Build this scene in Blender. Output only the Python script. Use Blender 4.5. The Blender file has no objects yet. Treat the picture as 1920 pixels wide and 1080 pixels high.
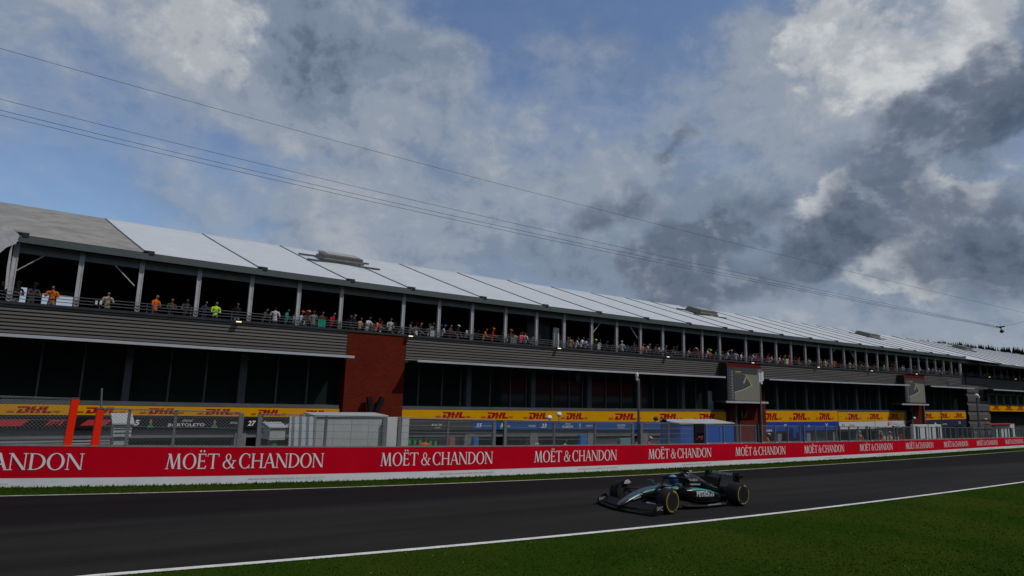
import bpy, bmesh, math, random
import numpy as np
from mathutils import Vector, Matrix, noise
from mathutils.bvhtree import BVHTree
R = math.radians
random.seed(7)
scene = bpy.context.scene
col = scene.collection

# ------------------------------------------------------------------ camera
FP, PITCH, ROLL, TH, CAMH = 1171.3, 0.1623, 0.029, 0.951, 3.485   # focal length in pixels of a 1920 frame
GS = -0.0191            # fall of the track along +X
FY, FA = 34.75, -0.0222  # facade line Y = FY + FA*X
FW = Vector((math.cos(TH)*math.cos(PITCH), math.sin(TH)*math.cos(PITCH), math.sin(PITCH)))
RT = Vector((math.sin(TH), -math.cos(TH), 0)); UP = RT.cross(FW)
R2 = RT*math.cos(ROLL) + UP*math.sin(ROLL); U2 = UP*math.cos(ROLL) - RT*math.sin(ROLL)
CAM = Vector((0, 0, CAMH))
cam_data = bpy.data.cameras.new('camera'); cam = bpy.data.objects.new('camera', cam_data); col.objects.link(cam)
M3 = Matrix((R2, U2, -FW)).transposed()
cam.matrix_world = Matrix.Translation(CAM) @ M3.to_4x4()
cam_data.sensor_width = 36; cam_data.lens = FP/1920*36; cam_data.clip_end = 6000; cam_data.clip_start = .1
scene.camera = cam
def ray(px, py): return FW + R2*((px-960)/FP) + U2*((540-py)/FP)
def on_fac(px, py, d=0.0):      # point on the facade plane, d metres in front of it
    r = ray(px, py); t = (FY - d)/(r.y - FA*r.x); return CAM + r*t
def on_gnd(px, py, h=0.0):
    r = ray(px, py); t = (h - CAMH)/(r.z - GS*r.x); return CAM + r*t
def on_y(px, py, Y):
    r = ray(px, py); return CAM + r*(Y/r.y)
def on_x(px, py, X):
    r = ray(px, py); return CAM + r*(X/r.x)
def proj(p):
    q = Vector(p)-CAM; d = q.dot(FW); return 960+FP*q.dot(R2)/d, 540-FP*q.dot(U2)/d
def line_fn(pts, solver, axis=2, deg=3):
    """measured edge -> smooth function of X (value on the given axis), straight beyond the measured ends"""
    pts = sorted(pts); px = np.array([p[0] for p in pts]); py = np.array([p[1] for p in pts])
    c = np.polyfit((px-960)/960, py, deg)
    s = np.linspace(px.min(), px.max(), 60)
    W = [solver(a, float(np.polyval(c, (a-960)/960))) for a in s]
    xs = np.array([w.x for w in W]); vs = np.array([w[axis] for w in W])
    k0 = (vs[6]-vs[0])/(xs[6]-xs[0]); k1 = (vs[-1]-vs[-8])/(xs[-1]-xs[-8])
    def f(x):
        if x < xs[0]: return float(vs[0] + .3*k0*(x-xs[0]))
        if x > xs[-1]: return float(vs[-1] + .3*k1*(x-xs[-1]))
        return float(np.interp(x, xs, vs))
    return f

# ------------------------------------------------------------------ light
SUN_EL, SUN_AZV = R(50), Vector((.6, -.8))     # the sun stands over the camera's right shoulder
sun_dir = Vector((math.cos(SUN_EL)*SUN_AZV.x, math.cos(SUN_EL)*SUN_AZV.y, math.sin(SUN_EL))).normalized()
sd = bpy.data.lights.new('sun', 'SUN'); sd.energy = 2.6; sd.angle = R(.6); sd.color = (1, .95, .88)
sun = bpy.data.objects.new('sun', sd); col.objects.link(sun); sun.location = (0, 0, 60)
sun.rotation_euler = sun_dir.to_track_quat('Z', 'Y').to_euler()
scene.view_settings.view_transform = 'Standard'; scene.view_settings.look = 'None'
scene.view_settings.exposure = -0.25; scene.view_settings.gamma = 1
scene.render.resolution_x = 1024; scene.render.resolution_y = 576

world = bpy.data.worlds.new('World'); scene.world = world; world.use_nodes = True
wt = world.node_tree; wt.nodes.clear(); WN = wt.nodes.new; WL = wt.links.new
def wnode(t, **k):
    n = WN(t)
    for a, v in k.items(): setattr(n, a, v)
    return n
def wmath(op, a, b=None, c=None, clamp=False):
    n = WN('ShaderNodeMath'); n.operation = op; n.use_clamp = clamp
    for i, v in enumerate((a, b, c)):
        if v is None: continue
        if isinstance(v, (int, float)): n.inputs[i].default_value = v
        else: WL(v, n.inputs[i])
    return n.outputs[0]
sky = wnode('ShaderNodeTexSky', sky_type='NISHITA', sun_disc=False, sun_elevation=SUN_EL,
            sun_rotation=math.atan2(SUN_AZV.x, SUN_AZV.y), air_density=1.0, dust_density=.6, ozone_density=1.5)
tc = WN('ShaderNodeTexCoord'); vdir = tc.outputs['Generated']
sep = WN('ShaderNodeSeparateXYZ'); WL(vdir, sep.inputs[0])
az = wmath('ARCTAN2', sep.outputs[0], sep.outputs[1]); el = wmath('ARCSINE', sep.outputs[2])
ae = WN('ShaderNodeCombineXYZ'); WL(az, ae.inputs[0]); WL(el, ae.inputs[1])
def wnoise(scale, detail, rough, vec, dist=0.0):
    n = WN('ShaderNodeTexNoise'); n.inputs['Scale'].default_value = scale; n.inputs['Detail'].default_value = detail
    n.inputs['Roughness'].default_value = rough; n.inputs['Distortion'].default_value = dist; WL(vec, n.inputs['Vector']); return n
mp = WN('ShaderNodeMapping'); mp.inputs['Scale'].default_value = (1, 1, 1.3); WL(vdir, mp.inputs[0])
warp = wnoise(5.5, 6, .6, mp.outputs[0])
ws = WN('ShaderNodeVectorMath'); ws.operation = 'SUBTRACT'; WL(warp.outputs['Color'], ws.inputs[0]); ws.inputs[1].default_value = (.5, .5, .5)
wm = WN('ShaderNodeVectorMath'); wm.operation = 'MULTIPLY_ADD'; WL(ws.outputs[0], wm.inputs[0]); wm.inputs[1].default_value = (.20, .17, 0); WL(ae.outputs[0], wm.inputs[2])
wae = wm.outputs[0]
def blob_sum(blobs, start):
    acc = start
    for (px, py, rx, ry, rot, amp) in blobs:
        d = ray(px, py).normalized(); m = WN('ShaderNodeMapping'); m.vector_type = 'TEXTURE'
        k = 1.35/FP
        m.inputs['Location'].default_value = (math.atan2(d.x, d.y), math.asin(d.z), 0)
        m.inputs['Rotation'].default_value = (0, 0, R(rot)); m.inputs['Scale'].default_value = (rx*k, ry*k, 1)
        WL(wae, m.inputs[0]); g = WN('ShaderNodeTexGradient'); g.gradient_type = 'SPHERICAL'; WL(m.outputs[0], g.inputs[0])
        acc = wmath('MULTIPLY_ADD', g.outputs['Fac'], amp, acc)
    return acc
n1 = wnoise(2.6, 10, .6, mp.outputs[0], .1); n2 = wnoise(6.5, 9, .62, mp.outputs[0], .15); n3 = wnoise(16, 7, .65, mp.outputs[0], .1)
def cen(n, a): return wmath('MULTIPLY', wmath('SUBTRACT', n.outputs['Fac'], .5), a)
# cloud cover
DENS = [(240,290,300,110,-12,-.33),(130,400,260,110,0,-.18),(190,60,150,80,0,-.30),(570,300,90,60,0,-.32),(820,5,300,45,0,-.60),(940,120,90,110,0,-.30),
        (1330,0,260,45,0,-.55),(1260,90,90,50,0,-.15),(1880,340,110,70,0,-.70),(1700,30,100,40,0,-.35),(40,330,150,60,0,-.2),(430,250,120,60,0,-.25),(1130,200,120,60,0,-.15),
        (400,70,230,110,-20,.35),(640,130,260,150,0,.4),(1560,120,180,150,0,.5),(1860,60,150,100,0,.4),(1800,230,260,120,20,.4),(1600,450,240,140,0,.5),(1330,450,200,110,0,.4),(1150,420,170,100,0,.3),(1850,480,170,140,0,.5),(500,400,330,70,0,.25),(900,420,300,120,0,.3)]
BRI = [(340,60,180,90,-20,.16),(320,120,150,60,0,.10),(590,100,150,130,0,-.26),(700,120,150,90,0,-.18),(720,190,150,50,10,.12),(40,60,80,90,0,.08),(1200,60,170,80,20,-.16),
       (1600,170,150,80,0,.12),(1870,170,170,90,25,-.30),(1700,280,200,70,15,-.18),(1560,440,260,120,0,-.14),(1860,480,170,110,0,-.22),(1250,470,260,110,0,-.16),(1150,540,200,60,0,-.10),(1040,490,160,60,0,-.10),
       (1470,410,80,50,0,.14),(650,390,160,60,0,.12),(1320,180,150,60,0,.06),(1000,260,260,90,0,.10),(520,290,60,60,0,.14),(1500,600,300,50,0,.06),(1000,200,300,40,0,.06),(640,340,120,80,0,.10),(900,400,200,50,0,.06),(1450,250,160,60,0,.06)]
CUM = [(430,20,90,60,0,1.0),(310,60,110,60,-20,.75),(420,110,60,60,-40,.7),(1490,60,60,60,0,.9),(1570,90,110,80,0,1.0),(1640,150,80,60,0,.8),(1820,30,90,60,0,.9),(1860,70,70,60,0,.6),(1690,480,90,50,15,1.05),(1740,530,80,40,0,.8),(1795,385,70,36,20,1.0),(1745,365,30,40,0,.7),(1550,350,60,30,0,.7),(1225,535,30,36,20,.9),(1540,370,40,30,0,.5)]
DRK = [(1890,150,120,70,25,1.0),(1790,215,110,60,25,.85),(1660,270,120,50,10,.65),(1900,230,80,60,0,.7),(1600,410,130,60,10,1.0),(1530,470,100,70,30,1.0),(1700,390,80,40,0,.6),(1330,420,90,50,20,.95),(1290,490,110,60,20,1.0),(1350,540,110,50,0,.8),
       (1180,390,90,45,0,.8),(1110,430,60,40,0,.5),(1240,540,60,60,0,.5),(1860,430,120,60,0,1.0),(1840,510,120,60,0,.9),(1450,360,50,40,30,.65),(1310,250,90,35,35,.55),(1260,300,60,25,20,.5),(1690,210,80,30,0,.4)]
base = wmath('ADD', wmath('ADD', cen(n1, 1.3), cen(n2, .8)), wmath('ADD', cen(n3, .25), .60))
den = blob_sum(DENS, base)
off = WN('ShaderNodeVectorMath'); off.operation = 'ADD'; WL(mp.outputs[0], off.inputs[0]); off.inputs[1].default_value = tuple(.022*c for c in (RT*.75+U2*.9+FW*0))
n2b = wnoise(6.5, 9, .62, off.outputs[0], .15); n3b = wnoise(16, 7, .65, off.outputs[0], .1)
relief = wmath('ADD', wmath('MULTIPLY', wmath('SUBTRACT', n2.outputs['Fac'], n2b.outputs['Fac']), 1.0), wmath('MULTIPLY', wmath('SUBTRACT', n3.outputs['Fac'], n3b.outputs['Fac']), .22))
bri0 = wmath('ADD', relief, wmath('ADD', wmath('ADD', cen(n2, .55), cen(n3, .16)), wmath('ADD', cen(n1, .4), .50)))
bri = blob_sum(BRI, bri0)
def wramp(fac, stops):
    r = WN('ShaderNodeValToRGB'); e = r.color_ramp.elements
    while len(e) < len(stops): e.new(.5)
    for i, (p, c) in enumerate(stops): e[i].position = p; e[i].color = (*c, 1)
    r.color_ramp.interpolation = 'EASE'; WL(fac, r.inputs[0]); return r.outputs[0]
dens_f = wramp(den, [(.05, (.12, .12, .12)), (.72, (.97, .97, .97))])
cloud = wramp(wmath('MULTIPLY_ADD', bri, .72, .22), [(0.0, (.07, .095, .14)), (.25, (.135, .175, .245)), (.45, (.24, .30, .40)), (.60, (.33, .385, .47)), (.78, (.44, .475, .53)), (1.0, (.62, .64, .66))])
skys = WN('ShaderNodeVectorMath'); skys.operation = 'MULTIPLY'; WL(sky.outputs[0], skys.inputs[0]); skys.inputs[1].default_value = (.105, .115, .13)
def wsmooth(v, lo, hi, mx_=1.0):
    m = WN('ShaderNodeMapRange'); m.interpolation_type = 'SMOOTHSTEP'; m.inputs['From Min'].default_value = lo; m.inputs['From Max'].default_value = hi; m.inputs['To Max'].default_value = mx_; WL(v, m.inputs[0]); return m.outputs[0]
def wmix(f, a_, b_):
    m = WN('ShaderNodeMix'); m.data_type = 'RGBA'; WL(f, m.inputs[0]); WL(a_, m.inputs[6]); WL(b_, m.inputs[7]); return m.outputs[2]
edge = wmath('ADD', wmath('ADD', cen(n2, 1.1), cen(n3, .55)), wmath('MULTIPLY', relief, .3))
dmask = wsmooth(blob_sum([(p, q, r_, s_, t_, am*.88) for p, q, r_, s_, t_, am in DRK], edge), .20, .68, .90); bmask = wsmooth(blob_sum([(p, q, r_, s_, t_, am*.9) for p, q, r_, s_, t_, am in CUM], edge), .22, .62, .92)
dcol = wramp(wmath('MULTIPLY_ADD', wmath('ADD', relief, cen(n2, .45)), 2.6, .45), [(0, (.080, .105, .155)), (.5, (.135, .17, .235)), (1, (.27, .315, .39))])
bcol = wramp(wmath('MULTIPLY_ADD', wmath('ADD', relief, cen(n2, .35)), 2.6, .55), [(0, (.30, .34, .40)), (.40, (.50, .53, .57)), (1, (.76, .77, .77))])
cloud = wmix(dmask, wmix(bmask, cloud, bcol), dcol)
dens_f = wmath('MAXIMUM', dens_f, wmath('MAXIMUM', dmask, bmask))
mx = WN('ShaderNodeMix'); mx.data_type = 'RGBA'; WL(dens_f, mx.inputs[0]); WL(skys.outputs[0], mx.inputs[6]); WL(cloud, mx.inputs[7])
bg = WN('ShaderNodeBackground'); bg.inputs[1].default_value = 1.0; WL(mx.outputs[2], bg.inputs[0])
wo = WN('ShaderNodeOutputWorld'); WL(bg.outputs[0], wo.inputs[0])

# ------------------------------------------------------------------ materials
MATS = {}
def mat(name, c, rough=.6, metal=0.0, var=0.0, vscale=3.0, bump=0.0, bscale=40.0, emit=None, estr=1.0, spec=.5, c2=None, stretch=(1, 1, 1), coat=0.0):
    if name in MATS: return MATS[name]
    m = bpy.data.materials.new(name); m.use_nodes = True; nt = m.node_tree; b = nt.nodes['Principled BSDF']
    b.inputs['Base Color'].default_value = (*c, 1); b.inputs['Roughness'].default_value = rough; b.inputs['Metallic'].default_value = metal
    b.inputs['Specular IOR Level'].default_value = spec
    if coat: b.inputs['Coat Weight'].default_value = coat; b.inputs['Coat Roughness'].default_value = .08
    if var or bump or c2:
        t = nt.nodes.new('ShaderNodeTexCoord'); mpn = nt.nodes.new('ShaderNodeMapping'); mpn.inputs['Scale'].default_value = stretch
        nt.links.new(t.outputs['Object'], mpn.inputs[0])
    if var or c2:
        n = nt.nodes.new('ShaderNodeTexNoise'); n.inputs['Scale'].default_value = vscale; n.inputs['Detail'].default_value = 7; n.inputs['Roughness'].default_value = .65
        nt.links.new(mpn.outputs[0], n.inputs['Vector']); r = nt.nodes.new('ShaderNodeValToRGB'); e = r.color_ramp.elements
        a = c2 if c2 else tuple(x*(1-var) for x in c); bb = c if c2 else tuple(min(1, x*(1+var)) for x in c)
        e[0].position = .32; e[0].color = (*a, 1); e[1].position = .68; e[1].color = (*bb, 1)
        nt.links.new(n.outputs['Fac'], r.inputs[0]); nt.links.new(r.outputs[0], b.inputs['Base Color'])
    if bump:
        n = nt.nodes.new('ShaderNodeTexNoise'); n.inputs['Scale'].default_value = bscale; n.inputs['Detail'].default_value = 4
        nt.links.new(mpn.outputs[0], n.inputs['Vector']); bp = nt.nodes.new('ShaderNodeBump'); bp.inputs['Strength'].default_value = bump; bp.inputs['Distance'].default_value = .02
        nt.links.new(n.outputs['Fac'], bp.inputs['Height']); nt.links.new(bp.outputs[0], b.inputs['Normal'])
    if emit: b.inputs['Emission Color'].default_value = (*emit, 1); b.inputs['Emission Strength'].default_value = estr
    MATS[name] = m; return m
def sheer(name, c, alpha, rough=.1):     # thin clear or tinted pane
    m = bpy.data.materials.new(name); m.use_nodes = True; b = m.node_tree.nodes['Principled BSDF']
    b.inputs['Base Color'].default_value = (*c, 1); b.inputs['Roughness'].default_value = rough; b.inputs['Alpha'].default_value = alpha; MATS[name] = m; return m

# ------------------------------------------------------------------ mesh helpers
def tag(o, label=None, cat=None, group=None, kind=None):
    if label: o['label'] = label
    if cat: o['category'] = cat
    if group: o['group'] = group
    if kind: o['kind'] = kind
    return o
def empty(name, loc, label, cat, group=None, rz=0.0):
    o = bpy.data.objects.new(name, None); col.objects.link(o); o.location = loc; o.rotation_euler = (0, 0, rz); o.empty_display_size = .3
    return tag(o, label, cat, group)
def link(name, bm, mats, parent=None, smooth=False, world=False):
    me = bpy.data.meshes.new(name)
    bmesh.ops.recalc_face_normals(bm, faces=bm.faces); bm.to_mesh(me); bm.free()
    for m in (mats if isinstance(mats, (list, tuple)) else [mats]): me.materials.append(m)
    if smooth:
        for p in me.polygons: p.use_smooth = True
        try: me.set_sharp_from_angle(angle=R(38))
        except Exception: pass
    o = bpy.data.objects.new(name, me); col.objects.link(o)
    if parent is not None:
        o.parent = parent
        if world:        # geometry was given in world coordinates
            pm = Matrix.Translation(parent.location) @ parent.rotation_euler.to_matrix().to_4x4()
            if parent.parent is not None: pm = Matrix.Identity(4)
            me.transform(pm.inverted())
    return o
def box(bm, x0, x1, y0, y1, z0, z1, mi=0, M=None):
    v = [bm.verts.new((x, y, z)) for x in (x0, x1) for y in (y0, y1) for z in (z0, z1)]
    if M is not None:
        for q in v: q.co = M @ q.co
    for f in ((0, 1, 3, 2), (4, 6, 7, 5), (0, 4, 5, 1), (2, 3, 7, 6), (0, 2, 6, 4), (1, 5, 7, 3)):
        bm.faces.new([v[i] for i in f]).material_index = mi
    return v
def tube(bm, pts, r, n=8, mi=0, cap=True):
    pts = [Vector(p) for p in pts]; rings = []
    rs = r if isinstance(r, (list, tuple)) else [r]*len(pts)
    prev = None
    for i, p in enumerate(pts):
        d = (pts[min(i+1, len(pts)-1)]-pts[max(i-1, 0)]).normalized()
        if prev is None: a = d.orthogonal().normalized()
        else: a = (prev-d*prev.dot(d)).normalized()
        prev = a; b = d.cross(a)
        rings.append([bm.verts.new(p+(a*math.cos(t)+b*math.sin(t))*rs[i]) for t in [2*math.pi*k/n+math.pi/n for k in range(n)]])
    for A, B in zip(rings, rings[1:]):
        for k in range(n): bm.faces.new((A[k], A[(k+1) % n], B[(k+1) % n], B[k])).material_index = mi
    if cap: bm.faces.new(rings[0][::-1]).material_index = mi; bm.faces.new(rings[-1]).material_index = mi
def loft(bm, rings, mi=0, caps=True, closed=True):
    V = [[bm.verts.new(p) for p in r] for r in rings]; n = len(V[0])
    for A, B in zip(V, V[1:]):
        for k in range(n if closed else n-1): bm.faces.new((A[k], A[(k+1) % n], B[(k+1) % n], B[k])).material_index = mi
    if caps and closed: bm.faces.new(V[0][::-1]).material_index = mi; bm.faces.new(V[-1]).material_index = mi
    return V
def prism(bm, poly, thick, tf, mi=0):
    """2D polygon (u, v) -> solid; tf(u, v, w) gives the point, w = depth"""
    a = [bm.verts.new(tf(u, v, 0)) for u, v in poly]; b = [bm.verts.new(tf(u, v, thick)) for u, v in poly]
    n = len(poly)
    for k in range(n): bm.faces.new((a[k], a[(k+1) % n], b[(k+1) % n], b[k])).material_index = mi
    for ring in (b, a[::-1]):
        f = bm.faces.new(ring); f.material_index = mi; f.normal_update(); bmesh.ops.triangulate(bm, faces=[f])
_txt = {}
def text_polys(s, bold=0.0, shear=0.0):
    """built-in font -> list of triangles in em units, width"""
    k = (s, bold, shear)
    if k in _txt: return _txt[k]
    cu = bpy.data.curves.new('t', 'FONT'); cu.body = s; cu.size = 1; cu.offset = bold; cu.shear = shear; cu.resolution_u = 2; cu.fill_mode = 'FRONT'
    o = bpy.data.objects.new('t', cu); col.objects.link(o); bpy.context.view_layer.update()
    me = bpy.data.meshes.new_from_object(o.evaluated_get(bpy.context.evaluated_depsgraph_get()))
    vs = [tuple(v.co[:2]) for v in me.vertices]; fs = [tuple(p.vertices) for p in me.polygons]
    bpy.data.objects.remove(o); bpy.data.curves.remove(cu); bpy.data.meshes.remove(me)
    xs = [v[0] for v in vs] or [0]; ys = [v[1] for v in vs] or [0]
    _txt[k] = (vs, fs, (min(xs), max(xs), min(ys), max(ys))); return _txt[k]
def add_text(bm, s, w, h, tf, mi=0, bold=0.0, shear=0.0, lift=.004):
    """letters stretched to w x h, lower left at (0,0); tf(u, v, w)"""
    vs, fs, (x0, x1, y0, y1) = text_polys(s, bold, shear)
    V = [bm.verts.new(tf((x-x0)/(x1-x0)*w, (y-y0)/(y1-y0)*h, lift)) for x, y in vs]
    for f in fs:
        try: bm.faces.new([V[i] for i in f]).material_index = mi
        except ValueError: pass

# ------------------------------------------------------------------ measured edges of the place
bbotY = line_fn([(0,915),(220,910),(480,905.5),(680,900.5),(920,893),(1120,885.5),(1260,878),(1440,866.5),(1600,859),(1760,849),(1920,839.5)], on_gnd, 1)
farY = line_fn([(0,931),(240,925),(480,918),(680,913),(920,904),(1120,896),(1250,889),(1440,877),(1600,867.5),(1760,856.5),(1920,846)], on_gnd, 1)
nearY = line_fn([(200,1077),(380,1063),(480,1056),(960,1013),(1193,990),(1440,963),(1600,947),(1760,925.5),(1920,903)], on_gnd, 1)
def on_barrier(px, py, off=0.0):
    r = ray(px, py); lo, hi = 5, 260
    for _ in range(50):
        m = (lo+hi)/2; p = CAM+r*m
        if p.y > bbotY(p.x)-off: hi = m
        else: lo = m
    return CAM+r*lo
BTOP = 1.26
eaveZ = line_fn([(37.5,439.5),(275,473.8),(475,501.3),(660,526.3),(777.5,542.5),(905,558.8),(1020,572.5),(1125,585.8),(1216.7,597.5),(1296.7,607.5),(1363,615.5),(1470,628.3),(1572,641),(1656,650),(1716.6,657.8),(1780,665.7)], lambda a, b: on_fac(a, b, .5))
deckZ = line_fn([(20,566),(130,573),(240,582.5),(362.6,592.8),(453,601),(634.5,615.3),(754,627),(879.5,638.5),(1002.7,647),(1241.7,666.7),(1350,674),(1510,685),(1644,693.4),(1784,704.8)], lambda a, b: on_fac(a, b, .3))
canZ = line_fn([(15,625),(662,665.5),(782,675),(880,681),(1190,697),(1355,705),(1443,710),(1537,714),(1705.6,721.4),(1744,723)], lambda a, b: on_fac(a, b, 1.5))
dhlZ = line_fn([(0,757.5),(480,762.5),(636,767),(750,769),(915,771),(1355,771.5),(1570,772),(1695,772.5),(1810,773)], lambda a, b: on_fac(a, b, .1))
dhbZ = line_fn([(0,778),(480,781),(636,782),(750,787),(1000,789),(1355,790.5),(1570,791),(1695,787),(1810,786)], lambda a, b: on_fac(a, b, .1))
RD = 11.5
ridgeZ = line_fn([(0,380),(180,406),(360,434),(515,458),(740,494),(855,511),(1130,552),(1320,581.7),(1466.7,601),(1642,626.7),(1775.7,645),(1841,654),(1915,664.6)], lambda a, b: on_fac(a, b, -RD), deg=2)
def fy(x, d=0.0): return FY + FA*x - d
def fx(px, py=None, d=0.0):
    if py is None: py = 740
    return on_fac(px, py, d).x
def val(f, x): return f(x) if callable(f) else f
def fbox(bm, x0, x1, z0, z1, d0, d1, step=6.0, mi=0):
    """slab along the facade, z may be a function of x, d = metres in front of the facade (d0 < d1)"""
    n = max(1, int(abs(x1-x0)/step)); rings = []
    for i in range(n+1):
        x = x0+(x1-x0)*i/n; a, b = val(z0, x), val(z1, x)
        rings.append([(x, fy(x, d1), a), (x, fy(x, d1), b), (x, fy(x, d0), b), (x, fy(x, d0), a)])
    loft(bm, rings, mi)
def at(f, k): return lambda x: f(x)+k

# ------------------------------------------------------------------ ground
def ground_mat(name, dark, light, patch):
    m = mat(name, light, rough=.95, c2=dark, vscale=1.3, bump=.6, bscale=30, spec=0)
    nt = m.node_tree; b = nt.nodes['Principled BSDF']; src = b.inputs['Base Color'].links[0].from_socket
    t = nt.nodes.new('ShaderNodeTexCoord'); n = nt.nodes.new('ShaderNodeTexNoise'); n.inputs['Scale'].default_value = .22; n.inputs['Detail'].default_value = 6
    n2 = nt.nodes.new('ShaderNodeTexNoise'); n2.inputs['Scale'].default_value = 14; n2.inputs['Detail'].default_value = 5; n2.inputs['Roughness'].default_value = .75
    nt.links.new(t.outputs['Object'], n.inputs['Vector']); nt.links.new(t.outputs['Object'], n2.inputs['Vector'])
    r = nt.nodes.new('ShaderNodeValToRGB'); r.color_ramp.elements[0].position = .42; r.color_ramp.elements[1].position = .62; nt.links.new(n.outputs['Fac'], r.inputs[0])
    mx = nt.nodes.new('ShaderNodeMix'); mx.data_type = 'RGBA'; nt.links.new(r.outputs[0], mx.inputs[0]); nt.links.new(src, mx.inputs[6]); mx.inputs[7].default_value = (*patch, 1)
    m2 = nt.nodes.new('ShaderNodeMix'); m2.data_type = 'RGBA'; m2.blend_type = 'MULTIPLY'; m2.inputs[0].default_value = .10
    r2 = nt.nodes.new('ShaderNodeValToRGB'); r2.color_ramp.elements[0].color = (.35, .35, .35, 1); r2.color_ramp.elements[0].position = .3; r2.color_ramp.elements[1].color = (1.5, 1.5, 1.4, 1); r2.color_ramp.elements[1].position = .7
    nt.links.new(n2.outputs['Fac'], r2.inputs[0]); nt.links.new(mx.outputs[2], m2.inputs[6]); nt.links.new(r2.outputs[0], m2.inputs[7]); nt.links.new(m2.outputs[2], b.inputs['Base Color'])
    return m
grass_m = ground_mat('grass_ground', (.014, .032, .004), (.021, .044, .005), (.029, .044, .006))
def sheet(name, ylo, yhi, x0, x1, lift, m, step=2.0, kind='structure', gz=None):
    bm = bmesh.new(); n = int((x1-x0)/step)
    prev = None
    for i in range(n+1):
        x = x0+(x1-x0)*i/n; z = GS*x+lift
        a = bm.verts.new((x, val(ylo, x), z)); b = bm.verts.new((x, val(yhi, x), z))
        if prev: bm.faces.new((prev[0], a, b, prev[1]))
        prev = (a, b)
    o = link(name, bm, m)
    return tag(o, kind=kind)
# big ground: track side, stepping down to the pit lane behind the barrier
bm = bmesh.new(); prof = []
for x in [-900, -300, -120, -60]+list(range(-40, 130, 4))+[150, 200, 320, 500, 900]:
    z = GS*max(-420, min(420, x)); yb = bbotY(x)
    prof.append([(x, -900, z-2), (x, -60, z), (x, 0, z), (x, 12, z), (x, yb+.3, z), (x, yb+.32, z-.95), (x, fy(x)+18, z-.95), (x, 900, z-6)])
loft(bm, prof, caps=False, closed=False)
tag(link('ground', bm, grass_m), kind='structure')

def asphalt_mat(name, a, b_, band=True):
    m = bpy.data.materials.new(name); m.use_nodes = True; nt = m.node_tree; b = nt.nodes['Principled BSDF']; N = nt.nodes.new; Lk = nt.links.new
    t = N('ShaderNodeTexCoord'); s = N('ShaderNodeSeparateXYZ'); Lk(t.outputs['Object'], s.inputs[0])
    st = N('ShaderNodeMapping'); st.inputs['Scale'].default_value = (.05, .9, 1); Lk(t.outputs['Object'], st.inputs[0])
    n = N('ShaderNodeTexNoise'); n.inputs['Scale'].default_value = 1.2; n.inputs['Detail'].default_value = 6; Lk(st.outputs[0], n.inputs['Vector'])
    g = N('ShaderNodeTexNoise'); g.inputs['Scale'].default_value = 22; g.inputs['Detail'].default_value = 6; g.inputs['Roughness'].default_value = .8; Lk(t.outputs['Object'], g.inputs['Vector'])
    q = N('ShaderNodeTexNoise'); q.inputs['Scale'].default_value = .35; q.inputs['Detail'].default_value = 5; Lk(t.outputs['Object'], q.inputs['Vector'])
    ad = N('ShaderNodeMath'); ad.operation = 'MULTIPLY_ADD'; Lk(n.outputs['Fac'], ad.inputs[0]); ad.inputs[1].default_value = 1.2; Lk(s.outputs[1], ad.inputs[2])
    r = N('ShaderNodeMapRange'); r.inputs['From Min'].default_value = 19.3; r.inputs['From Max'].default_value = 20.2; Lk(ad.outputs[0], r.inputs[0])
    mx = N('ShaderNodeMix'); mx.data_type = 'RGBA'; Lk(r.outputs[0], mx.inputs[0]); mx.inputs[6].default_value = (*a, 1); mx.inputs[7].default_value = (*b_, 1)
    # long rubber streaks
    rs = N('ShaderNodeValToRGB'); rs.color_ramp.elements[0].position = .35; rs.color_ramp.elements[0].color = (.5, .5, .5, 1); rs.color_ramp.elements[1].position = .6; rs.color_ramp.elements[1].color = (1, 1, 1, 1); Lk(n.outputs['Fac'], rs.inputs[0])
    m1 = N('ShaderNodeMix'); m1.data_type = 'RGBA'; m1.blend_type = 'MULTIPLY'; m1.inputs[0].default_value = .8; Lk(mx.outputs[2], m1.inputs[6]); Lk(rs.outputs[0], m1.inputs[7])
    rg = N('ShaderNodeValToRGB'); rg.color_ramp.elements[0].position = .3; rg.color_ramp.elements[0].color = (.45, .45, .45, 1); rg.color_ramp.elements[1].position = .7; rg.color_ramp.elements[1].color = (1.7, 1.7, 1.7, 1); Lk(g.outputs['Fac'], rg.inputs[0])
    m2 = N('ShaderNodeMix'); m2.data_type = 'RGBA'; m2.blend_type = 'MULTIPLY'; m2.inputs[0].default_value = .6; Lk(m1.outputs[2], m2.inputs[6]); Lk(rg.outputs[0], m2.inputs[7])
    rq = N('ShaderNodeValToRGB'); rq.color_ramp.elements[0].color = (.8, .8, .8, 1); rq.color_ramp.elements[1].color = (1.15, 1.15, 1.15, 1); Lk(q.outputs['Fac'], rq.inputs[0])
    m3 = N('ShaderNodeMix'); m3.data_type = 'RGBA'; m3.blend_type = 'MULTIPLY'; m3.inputs[0].default_value = 1; Lk(m2.outputs[2], m3.inputs[6]); Lk(rq.outputs[0], m3.inputs[7])
    Lk(m3.outputs[2], b.inputs['Base Color']); b.inputs['Roughness'].default_value = .9; b.inputs['Specular IOR Level'].default_value = .10
    bp = N('ShaderNodeBump'); bp.inputs['Strength'].default_value = .35; bp.inputs['Distance'].default_value = .01; Lk(g.outputs['Fac'], bp.inputs['Height']); Lk(bp.outputs[0], b.inputs['Normal'])
    return m
track_m = asphalt_mat('asphalt', (.0185, .0178, .0168), (.0068, .0062, .0075))
sheet('race_track', at(nearY, -.05), at(farY, .05), -60, 400, .004, track_m)
paint = mat('line_paint', (.72, .72, .70), rough=.6, c2=(.50, .50, .49), vscale=2.5, spec=.2)
paint2 = mat('worn_line_paint', (.52, .47, .43), rough=.7, c2=(.25, .22, .2), vscale=4)
sheet('near_track_line', at(nearY, -.10), at(nearY, .08), -60, 400, .008, paint, step=1)
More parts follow.
